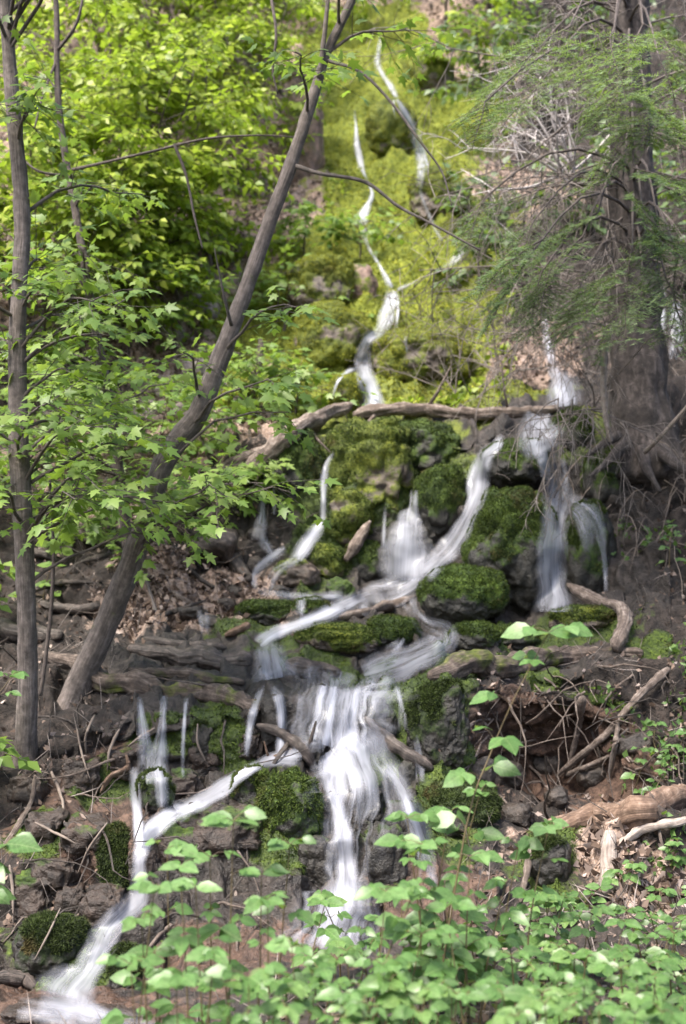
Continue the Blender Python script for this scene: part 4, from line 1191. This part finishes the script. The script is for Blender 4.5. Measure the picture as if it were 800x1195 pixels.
for (u, v, h, sp, n, lab) in ((330, 385, .7, .5, 6, "little sapling on the moss beside the leaning trunk"), (355, 300, .6, .45, 5, "small sapling above the brown hollow of the moss slope"), (420, 300, .5, .4, 4, "tiny sapling between the high strand and the zigzag fall"), (300, 475, .6, .45, 6, "leafy shoot on the litter by the diagonal log"), (345, 480, .45, .35, 5, "leafy shoot beside the upper end of the diagonal log"), (265, 590, .4, .3, 5, "drooping leafy shoot below the diagonal log")):
    sapling("small_sapling", lab, u, v, h, sp, n, M_LEAF_MID, .10, None, tmpl=LF_MP)


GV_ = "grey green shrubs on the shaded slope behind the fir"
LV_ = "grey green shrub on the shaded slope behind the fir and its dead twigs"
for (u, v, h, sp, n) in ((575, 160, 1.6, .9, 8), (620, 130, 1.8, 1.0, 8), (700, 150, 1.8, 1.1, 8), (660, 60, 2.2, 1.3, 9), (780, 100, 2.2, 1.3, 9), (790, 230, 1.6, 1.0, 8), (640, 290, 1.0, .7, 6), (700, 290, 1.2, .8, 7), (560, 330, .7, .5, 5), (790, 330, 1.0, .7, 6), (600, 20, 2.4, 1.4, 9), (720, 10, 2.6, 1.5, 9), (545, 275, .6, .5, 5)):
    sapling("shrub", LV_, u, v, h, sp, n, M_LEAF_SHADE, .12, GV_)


# ------------------------------------------------------------------ the big fir and its dead thicket
FIRY = 9.65
fir_pts = [(752, 560, 104), (752, 530, 88), (750, 495, 76), (746, 440, 70), (742, 380, 64), (740, 300, 58), (738, 200, 53), (735, 100, 48), (733, 0, 44), (732, -150, 38), (732, -400, 26), (732, -700, 8)]
c = catmull(np.array([(*q, FIRY) for q in fir_pts], float), 8.0)
fp = P(c[:, 0], c[:, 1], c[:, 3])
fir = empty("fir_tree", fp[0])
tag(fir, "big grey fir trunk with dead twiggy boughs and green needle sprays", "tree")
b = Batch()
b.tube(fp, c[:, 2] / F * FIRY * .5, 34, .14, 5, groove=.09)
b.build("trunk", M_FIRBARK, fir)
for (pts) in ([(730, 516, 18, 9.45), (716, 532, 12, 9.3), (702, 545, 7, 9.2), (688, 556, 4, 9.1)], [(768, 524, 18, 9.4), (788, 542, 12, 9.15), (812, 556, 8, 9.0)], [(750, 526, 18, 9.4), (754, 545, 12, 9.25), (762, 560, 7, 9.1), (770, 574, 4, 9.0)], [(722, 508, 13, 9.45), (704, 518, 9, 9.35), (684, 532, 5, 9.25)]):
    cc = catmull(np.array(pts, float), 6)
    b = Batch()
    b.tube(P(cc[:, 0], cc[:, 1], cc[:, 3]), cc[:, 2] / F * cc[:, 3] * .5, 8, .25, 2)
    b.build("root", M_FIRBARK, fir)


def dead_bough(b, p0, d, L, r, depth=0, droop=.35, nsub=7):
    d = norm(d)
    q = [np.array(p0)]
    n = 6
    for k in range(n):
        d = norm(d + rdir(.13) + np.array([0, 0, -droop * .22]))
        q.append(q[-1] + d * L / n)
    q = np.array(q)
    b.tube(q, np.linspace(r, max(r * .3, .0012), n + 1), 4 if depth else 5, cap=False)
    if depth < 2:
        for k in range(nsub if depth == 0 else 5):
            s = R.uniform(.2, 1) * n
            i = min(int(s), n - 1)
            a = q[i] + (q[i + 1] - q[i]) * (s - i)
            dead_bough(b, a, norm(q[i + 1] - q[i]) * .6 + rdir(.55) + np.array([0, -.1, -.25]), L * R.uniform(.25, .5), max(r * .42, .0018), depth + 1, droop)
    return q


def at_trunk(v):
    i = int(np.argmin(abs(c[:, 1] - v)))
    return fp[i] + np.array([0, 0, 0])


for k in range(54):
    v = R.uniform(-30, 440)
    sx = R.choice([-1, -1, -1, 1, 1])
    b = Batch()
    dead_bough(b, at_trunk(v), np.array([sx * R.uniform(.5, 1), R.uniform(-1.0, .25), R.uniform(-.45, .35)]), R.uniform(.8, 1.8), R.uniform(.006, .012), nsub=11)
    b.build("dead_branch", M_TWIG, fir)


def needle_spray(bw, nd, p0, d, L, nside=9):
    """a flat fir spray: an axis with side shoots, needles in two ranks"""
    d = norm(d)
    side = norm(np.cross(d, UP) + rdir(.15))
    q = [np.array(p0)]
    n = 6
    dd = d.copy()
    for k in range(n):
        dd = norm(dd + rdir(.10) + np.array([0, 0, -.10]))
        q.append(q[-1] + dd * L / n)
    q = np.array(q)
    bw.tube(q, np.linspace(.006, .002, n + 1), 4, cap=False)
    axes = [(q[1], q[-1])]
    for k in range(nside):
        s = (.12 + .85 * k / nside) * n
        i = min(int(s), n - 1)
        a = q[i] + (q[i + 1] - q[i]) * (s - i)
        for sg in (-1, 1):
            l2 = L * (.50 - .32 * k / nside) * R.uniform(.7, 1.15)
            e = a + norm(d * .75 + side * sg + rdir(.12) + np.array([0, 0, -.18])) * l2
            bw.tube(np.array([a, (a + e) / 2 + UP * .01, e]), np.array([.003, .002, .001]), 3, cap=False)
            axes.append((a, e))
            for m in (.35, .6, .8):
                for s2 in (-1, 1):
                    a2 = a + (e - a) * m
                    axes.append((a2, a2 + norm(norm(e - a) * .8 + side * s2 * .7 + d * .3 + rdir(.15)) * l2 * .35))
    for a, e in axes:
        l = np.linalg.norm(e - a)
        m = max(4, int(l / .0085))
        ax = norm(e - a)
        sv = norm(np.cross(ax, UP))
        for j in range(m):
            w = a + (e - a) * (j + .5) / m
            sg = 1 if j % 2 else -1
            nd.add(w, norm(ax * .6 + sv * sg + rdir(.2) + UP * .1), norm(UP + np.array([0, -.6, 0]) + rdir(.3)), R.uniform(.028, .04))


NEEDLE = (np.array([(0, -.10, 0), (0, .10, 0), (1, 0, 0)]), [(0, 1, 2)])
spots = [(660, 280, -.8, 1.1), (690, 315, -.9, .9), (745, 235, -.4, .8), (715, 120, -.5, .9), (610, 265, -.9, .9), (585, 255, -.5, .8), (640, 330, -.6, .7), (770, 205, .6, .8), (790, 175, .5, .9), (785, 250, .4, .9), (770, 290, -.3, .8), (790, 320, .3, .7),
         (560, 50, -.8, 1.0), (600, 30, -.6, 1.1), (640, 50, -.8, 1.1), (580, 75, -.7, 1.0), (660, 30, -.5, 1.1), (690, 90, -.5, .9), (545, 110, -.3, .7), (770, 110, .5, .8), (795, 60, .3, .9),
         (540, 230, -.4, .7), (560, 285, -.8, .8), (600, 310, -.5, .7), (640, 235, -.9, .8), (690, 10, -.7, 1.0), (780, 15, .4, .9)]
for (u, v, sx, L) in spots:
    bw, nd = Batch(), Leaves()
    e = P(u, v, R.uniform(7.4, 8.8))
    st = at_trunk(min(max(v - 30, -40), 420))
    mid = e - np.array([sx * L * .5, R.uniform(-.2, .2), .05])
    n_ = 6
    t = np.linspace(0, 1, n_)[:, None]
    q = st + (mid - st) * t + UP * (.25 * np.sin(t * math.pi))
    bw.tube(q, np.linspace(.014, .006, n_), 5, cap=False)
    bo = bw
    needle_spray(bo, nd, mid, np.array([sx * R.uniform(.3, 1.1), R.uniform(-1.0, -.2), -.55]), L * .78, 9)
    if R.random() < .3: needle_spray(bo, nd, mid + rdir(.06), np.array([sx + R.uniform(-.7, .7), R.uniform(-1.0, -.1), -.5]), L * .8, 9)
    br = bo.build("branch", M_BARKD, fir)
    nd.build("needles", NEEDLE, M_NEEDLE, br)

# bleached dead bushes and the bare twiggy shrubs under the fir
def dead_bush(name, label, u, v, n, L, mat, aim=(0, -.2, 1), spread=.6, r=.008, group=None, droop=.1, Y=None):
    base = hit(u, v, [bvh_t])[0] if Y is None else P(u, v, Y)
    root = empty(name, base)
    tag(root, label, "dead bush", group)
    for k in range(n):
        b = Batch()
        dead_bough(b, base + rdir(.05), np.array(aim) + rdir(spread), L * R.uniform(.6, 1.1), r, droop=droop, nsub=6)
        b.build("branch", mat, root)


dead_bush("dead_bush", "bleached white dead bush fanning out beside the fir boughs", 662, 200, 12, 1.2, M_WHITETWIG, (-.35, -.3, .7), .4, .014, Y=10.5)
dead_bush("dead_bush", "bleached dead twigs on the crag at the slope top", 290, 75, 6, 1.2, M_WHITETWIG, (0, -.4, .3), .6, .011)
dead_bush("dead_bush", "grey bare shrub right of the zigzag fall", 545, 465, 7, 1.1, M_TWIG, (.1, -.3, 1), .4, .007)
dead_bush("dead_bush", "grey bare shrub between the zigzag fall and the upper right fall", 590, 440, 8, 1.2, M_TWIG, (0, -.3, .9), .5, .008)
dead_bush("dead_bush", "grey bare thicket behind the upper right fall", 620, 390, 9, 1.3, M_TWIG, (-.2, -.3, .7), .6, .009)
dead_bush("dead_bush", "grey bare thicket on the slope above the upper right fall", 610, 320, 9, 1.4, M_TWIG, (-.2, -.3, .7), .6, .009)
dead_bush("dead_bush", "bare thicket against the left side of the fir trunk", 690, 440, 9, 1.2, M_TWIG, (-.2, -.5, .8), .6, .009)
dead_bush("dead_bush", "bare thicket beyond the fir trunk at the frame edge", 790, 420, 8, 1.2, M_TWIG, (0, -.5, .8), .6, .009)
dead_bush("dead_bush", "grey bare shrub on the pinkish patch below the fir sprays", 560, 250, 6, 1.0, M_TWIG, (0, -.3, .9), .6, .008)
for (u, v) in ((650, 470), (690, 470)):
    dead_bush("dead_bush", "tangle of fine dead twigs around the fir trunk foot", u, v, 7, 1.0, M_TWIG, (0, -.4, -.1), .8, .006, group="fine dead twig tangles round the fir foot", droop=.5, Y=8.9)
# pale limbs leaning by the trunk
for pts, lab in (([(706, 400, 6, 8.8), (704, 440, 7, 8.8), (706, 480, 7, 8.8), (712, 515, 6, 8.8)], "pale slim dead stem standing left of the fir trunk"),
                 ([(752, 528, 6, 9.2), (775, 505, 5, 9.0), (812, 462, 4, 8.8)], "grey limb slanting from the fir foot towards the frame edge")):
    cc = catmull(np.array(pts, float), 6)
    b = Batch()
    b.tube(P(cc[:, 0], cc[:, 1], cc[:, 3]), cc[:, 2] / F * cc[:, 3] * .5, 7, .25, 2)
    tag(b.build("dead_sapling", M_PALEWOOD, origin=P(*pts[-1][:2], pts[-1][3])), lab, "dead sapling")
# roots and runners hanging over the bank below the fir
for k in range(70):
    u, v = R.uniform(655, 805), R.uniform(470, 640)
    p, _ = hit(u, v, [bvh_t])
    q = [p + np.array([0, -.03, 0])]
    d = norm(np.array([R.uniform(-.6, .6), -.35, R.uniform(-.5, .2)]))
    L = R.uniform(.25, .75)
    for j in range(6):
        d = norm(d + rdir(.18) + np.array([0, 0, -.28]))
        q.append(q[-1] + d * L / 6)
    b = Batch()
    b.tube(np.array(q), np.linspace(R.uniform(.003, .008), .0018, 7), 4, cap=False)
    tag(b.build("hanging_root", M_ROOT, origin=q[0]), "thin pale root hanging over the bank below the fir", "root", "thin pale roots hanging below the fir")


# ------------------------------------------------------------------ fallen leaves, twigs and small green growth that nobody could count
wide = (Uf > -260) & (Uf < 1080) & (Vf > -5) & (Vf < 1260)
cell = (np.gradient(uu)[None, :] * -np.gradient(vv)[:, None]).ravel()


def scatter(name, label, cat_, sel, cnt, tmpl, mat, lo, hi, tilt, lift=.004, cluster=0.0):
    ii = np.nonzero(wide & sel)[0]
    pick = rng.choice(ii, cnt, p=cell[ii] / cell[ii].sum())
    j2 = rng.uniform(-.5, .5, (cnt, 2))
    pp = TV[pick] + du.reshape(-1, 3)[pick] * j2[:, :1] + dv.reshape(-1, 3)[pick] * j2[:, 1:] + UP * lift
    n = norm(TN[pick] * .6 + UP * .5 + rng.normal(0, tilt, (cnt, 3)))
    d = norm(np.cross(n, rng.normal(0, 1, (cnt, 3))))
    b = Batch()
    b.inst(tmpl, frames(d, n, rng.uniform(lo, hi, cnt)), pp)
    tag(b.build(name, mat, origin=pp.mean(0)), label, cat_, kind='stuff')


lit_noise = a_lit + warp * .3
scatter("leaf_litter", "dry tan and grey fallen leaves covering the litter slopes", "leaf litter", (lit_noise > .5) & (a_moss < .4), 40000, LF_FAR, M_LITTER, .03, .075, .4)
scatter("leaf_litter", "scattered brown fallen leaves on the dark banks and ledges", "leaf litter", (Vf > 560) & (a_moss < .5) & (a_wet < .45), 11000, LF_FAR, M_LITTER, .025, .05, .5)
TWIGLET = (np.array([(0, -.012, 0), (0, .012, .0), (0, 0, .02), (.5, -.012, .03), (.5, .012, .03), (.5, 0, .05), (1, 0, .0)]), [(0, 1, 4, 3), (1, 2, 5, 4), (2, 0, 3, 5), (3, 4, 6), (4, 5, 6), (5, 3, 6)])
scatter("twig_litter", "small dead twigs strewn over banks and slope", "twigs", (a_moss < .6) & (a_wet < .5), 8000, TWIGLET, M_TWIG, .05, .24, .14, .008)
scatter("ground_cover", "small bright leaves sprinkled over the moss slope", "ground cover", (Vf < 470) & (Uf > 210) & (Uf < 600) & (warp > .15) & (a_moss < .75), 3000, LF_FAR, M_LEAF_FAR, .05, .10, .5, .05)
scatter("ground_cover", "little green leaves growing on the right hand bank", "ground cover", (Vf > 560) & (Vf < 1000) & (Uf > 690) & (warp > .1), 1300, LF_FAR, M_LEAF_HERB, .03, .06, .5, .04)


# ------------------------------------------------------------------ broad leaved plants in front of the falls
def floor_z(x, y):
    r = bvh_t.ray_cast(Vector((x, y, 6)), Vector((0, 0, -1)))
    return r[0][2] if r[0] is not None else CZ - 1.6


def plant(name, label, tu, tv, Y, lsz, nodes, group=None, lmat=None, bend=.1, base_u=None, bare=.25, petiole=.07, pts=None, leaflets=3, r0=.0045, stem=None):
    """stem from the ground up to the place (tu, tv) at distance Y, pairs of stalked leaves at its nodes"""
    top = P(tu, tv, Y)
    if pts is None:
        bx = top[0] + R.uniform(-bend, bend) if base_u is None else (base_u - U0) / F * Y
        by = Y + R.uniform(-.1, .12)
        b0 = np.array([bx, by, floor_z(bx, by) - .02])
        q = catmull(np.vstack([b0, b0 * .5 + top * .5 + np.array([R.uniform(-.03, .03), 0, 0]), top]), .05)
    else:
        q = catmull(np.array([P(*a) for a in pts]), .05)
        z0 = floor_z(q[0][0], q[0][1])
        if q[0][2] > z0: q = np.vstack([[q[0][0], q[0][1], z0 - .02], q])
    root = empty(name, q[0])
    tag(root, label, "plant", group)
    b, lv = Batch(), Leaves()
    b.tube(q, np.linspace(r0, .0016, len(q)), 5, cap=False)
    az = R.uniform(0, math.pi)
    for k in range(nodes):
        s = bare + (1 - bare) * k / max(nodes - 1, 1)
        a = trunk_at(q, s)
        az += math.pi / 2 + R.uniform(-.3, .3)
        k2 = 1.15 - .5 * s
        for h in (0, math.pi):
            if R.random() < .06: continue
            o = np.array([math.cos(az + h), math.sin(az + h), R.uniform(.15, .6)])
            pl = petiole * k2 * R.uniform(.7, 1.3)
            e = a + norm(o) * pl
            b.tube(np.array([a, (a + e) / 2 + UP * .006, e]), np.array([.0018, .0014, .001]), 3, cap=False)
            hd = norm(np.array([o[0], o[1], R.uniform(-.35, .05)]))
            sd_ = norm(np.cross(hd, UP))
            nn = norm(np.array([R.gauss(0, .25), -.62 + R.gauss(0, .25), .75]))
            sz = 1.28 * lsz * k2 * R.uniform(.55, 1.2)
            lv.add(e, hd, nn, sz)
            if leaflets >= 3:
                for sg in (-1, 1):
                    lv.add(e - hd * .004, norm(hd * .45 + sd_ * sg + np.array([0, 0, -.12])), norm(nn + rdir(.15)), sz * R.uniform(.65, .9))
    for h in range(3):
        an = R.uniform(0, 6.28)
        lv.add(q[-1], norm(np.array([math.cos(an), math.sin(an), .1])), norm(np.array([R.gauss(0, .3), -.55, .75])), lsz * R.uniform(.7, 1.2))
    b.build("stem", stem or M_STEM, root)
    lv.build("foliage", leaf_ovate(R.uniform(.25, .37), R.uniform(.08, .34), R.uniform(.05, .18)), lmat or M_LEAF_NEAR, root)
    return root


GA = "broad leaved saplings before the lower left fall"
for (u, v, Y, z, n) in ((195, 990, 3.9, .095, 5), (338, 985, 4.0, .085, 4), (165, 1075, 3.7, .085, 5), (228, 1035, 3.6, .09, 5), (312, 1050, 3.7, .085, 6), (152, 1125, 3.5, .07, 4), (250, 1110, 3.4, .08, 4), (340, 1105, 3.5, .08, 4), (205, 1145, 3.3, .07, 4), (290, 1140, 3.3, .075, 4), (180, 1110, 3.8, .08, 4), (372, 1135, 3.6, .08, 4), (210, 1010, 3.7, .09, 5), (245, 1000, 4.0, .085, 5), (180, 1035, 3.6, .085, 5), (305, 1020, 3.9, .085, 5)):
    plant("leafy_sapling", "broad leaved light green sapling in the clump before the lower left fall", u, v, Y, z, n, GA)
plant("leafy_sapling", "tallest sapling of the clump before the lower left fall, on a bare reddish stem", 272, 958, 3.8, .10, 5, base_u=276, bare=.45, stem=M_STEM)
GB = "broad leaved saplings before the main fall foot"
for (u, v, Y, z, n) in ((492, 1090, 3.7, .075, 4), (475, 955, 4.2, .09, 5), (525, 948, 4.3, .085, 5), (560, 925, 4.3, .085, 5), (605, 985, 4.4, .08, 5), (548, 1000, 4.0, .08, 5), (490, 1040, 3.8, .08, 5), (446, 1125, 3.5, .075, 4), (400, 1160, 3.3, .07, 4), (590, 1030, 4.1, .075, 5), (520, 1060, 3.8, .075, 4), (640, 965, 4.4, .085, 5), (450, 1040, 3.7, .08, 4)):
    plant("leafy_sapling", "broad leaved pale green sapling crowding before the foot of the main fall", u, v, Y, z, n, GB, bend=.2)
plant("tall_sapling", "tall thin sapling rising across the dark hollow with tiers of large pale leaves", 640, 738, 4.2, .11, 6, pts=[(505, 1195, 4.1), (545, 960, 4.15), (572, 880, 4.2), (600, 815, 4.2), (640, 738, 4.2)], bare=.5, petiole=.11)
plant("leaning_sapling", "leaning sapling with a bare brown stem before the main fall", 492, 985, 3.9, .09, 4, pts=[(425, 1195, 3.8), (450, 1120, 3.85), (482, 1040, 3.9), (492, 985, 3.9)], bare=.6, petiole=.09)
plant("edge_plant", "drooping broad leaves poking in at the frame edge beside the left bank", 6, 985, 4.2, .11, 3, pts=[(-60, 1195, 4.2), (-30, 1040, 4.2), (6, 985, 4.2)], bare=.7, petiole=.08)
plant("edge_plant", "bright maple sprig at the frame edge beside the mossy trunk foot", 14, 788, 5.2, .10, 4, pts=[(-90, 1100, 5.0), (-45, 880, 5.1), (14, 788, 5.2)], bare=.7, petiole=.09)
GC = "low herbs carpeting the ground near the bottom"
for k in range(100):
    v = R.uniform(1040, 1190) if k < 70 else R.uniform(1120, 1200)
    u = R.uniform(370, 815) if k < 70 else R.uniform(150, 820)
    Y = np.interp(v, [1040, 1190], [4.9, 3.1]) + R.uniform(-.2, .2)
    plant("herb", "low pale green herb in the leafy carpet at the bottom of the bank", u, v, Y, R.uniform(.04, .085), R.choice((3, 4, 4, 5)), GC, M_LEAF_HERB, petiole=.05)
GD = "feathery herbs on the right hand bank"
for (u, v) in ((765, 845), (785, 870), (750, 875), (800, 855), (775, 900), (740, 1010), (790, 985), (700, 1035), (660, 1050), (770, 1040), (620, 1060), (785, 615)):
    p_, _ = hit(u, v + 22, [bvh_t])
    plant("bank_herb", "small pale green herb rooted on the right hand bank", u, v, p_[1] - .05, .06, 4, GD, M_LEAF_HERB, petiole=.06)
GE = "green shoots on the ledges left of the falls"
for (u, v) in ((240, 560), (285, 550), (320, 560), (75, 620), (140, 640), (60, 660), (110, 600), (200, 560)):
    p_, _ = hit(u, v + 25, [bvh_t])
    plant("green_shoot", "green leafy shoot sprouting on the bank above the bare soil slope", u, v, p_[1] - .1, .11, 4, GE, M_LEAF_MID, petiole=.08)

GF = "bushes beside the gorge"
for (u, v, h, sp, n) in ((960, 700, .9, .6, 7), (1010, 620, 1.2, .8, 8), (980, 520, 1.1, .7, 7), (1060, 760, .8, .6, 6), (950, 860, .6, .45, 6), (-90, 760, .9, .6, 7), (-140, 650, 1.2, .8, 8), (-90, 900, .6, .5, 6), (940, 400, 1.4, 1.0, 8), (860, 340, 1.3, .9, 8), (-120, 480, 1.5, 1.0, 8), (-60, 380, 2.0, 1.2, 9), (-200, 330, 2.0, 1.2, 9), (1000, 260, 2.0, 1.3, 9), (890, 180, 2.2, 1.4, 9)):
    sapling("bush", "green bush growing beside the gorge just past the edge of the view", u, v, h, sp, n, M_LEAF_SHADE if u > 0 else M_LEAF_MID, .10, GF)

GR = "roots and twigs tangled over the right hand bank"
for k in range(60):
    u, v = R.uniform(565, 808), R.uniform(770, 960)
    p, n_ = hit(u, v, [bvh_t])
    d = norm(np.array([R.uniform(-1, 1), -.5, R.uniform(-.6, .5)]))
    L = R.uniform(.2, .75)
    q = [p + np.array([0, -.02, 0])]
    for j in range(6):
        d = norm(d + rdir(.22) + np.array([0, 0, -.16]))
        q.append(q[-1] + d * L / 6)
        h_ = hit(*(U0 + q[-1][0] / q[-1][1] * F, V0 - (q[-1][2] - CZ) / q[-1][1] * F), [bvh_t])[0]
        q[-1][1] = min(q[-1][1], h_[1] - .015)
    b = Batch()
    b.tube(np.array(q), np.linspace(R.uniform(.004, .010), .002, 7), 5, .3, k, cap=False)
    tag(b.build("bank_root", M_DEAD if k % 3 else M_WETWOOD, origin=q[0]), "crooked thin root or twig tangled over the earthy right hand bank", "root", GR)
GL = "roots and twigs tangled over the left bank"
for k in range(50):
    u, v = R.uniform(0, 280), R.uniform(600, 1080)
    p, n_ = hit(u, v, [bvh_t])
    d = norm(np.array([R.uniform(-1, 1), -.4, R.uniform(-.5, .4)]))
    L = R.uniform(.2, .7)
    q = [p + np.array([0, -.02, 0])]
    for j in range(6):
        d = norm(d + rdir(.22) + np.array([0, 0, -.12]))
        q.append(q[-1] + d * L / 6)
        h_ = hit(*(U0 + q[-1][0] / q[-1][1] * F, V0 - (q[-1][2] - CZ) / q[-1][1] * F), [bvh_t])[0]
        q[-1][1] = min(q[-1][1], h_[1] - .012)
    b = Batch()
    b.tube(np.array(q), np.linspace(R.uniform(.004, .011), .002, 7), 5, .3, k, cap=False)
    tag(b.build("bank_root", M_WETWOOD if k % 2 else M_DEAD, origin=q[0]), "crooked thin root or twig tangled over the soil of the left bank", "root", GL)
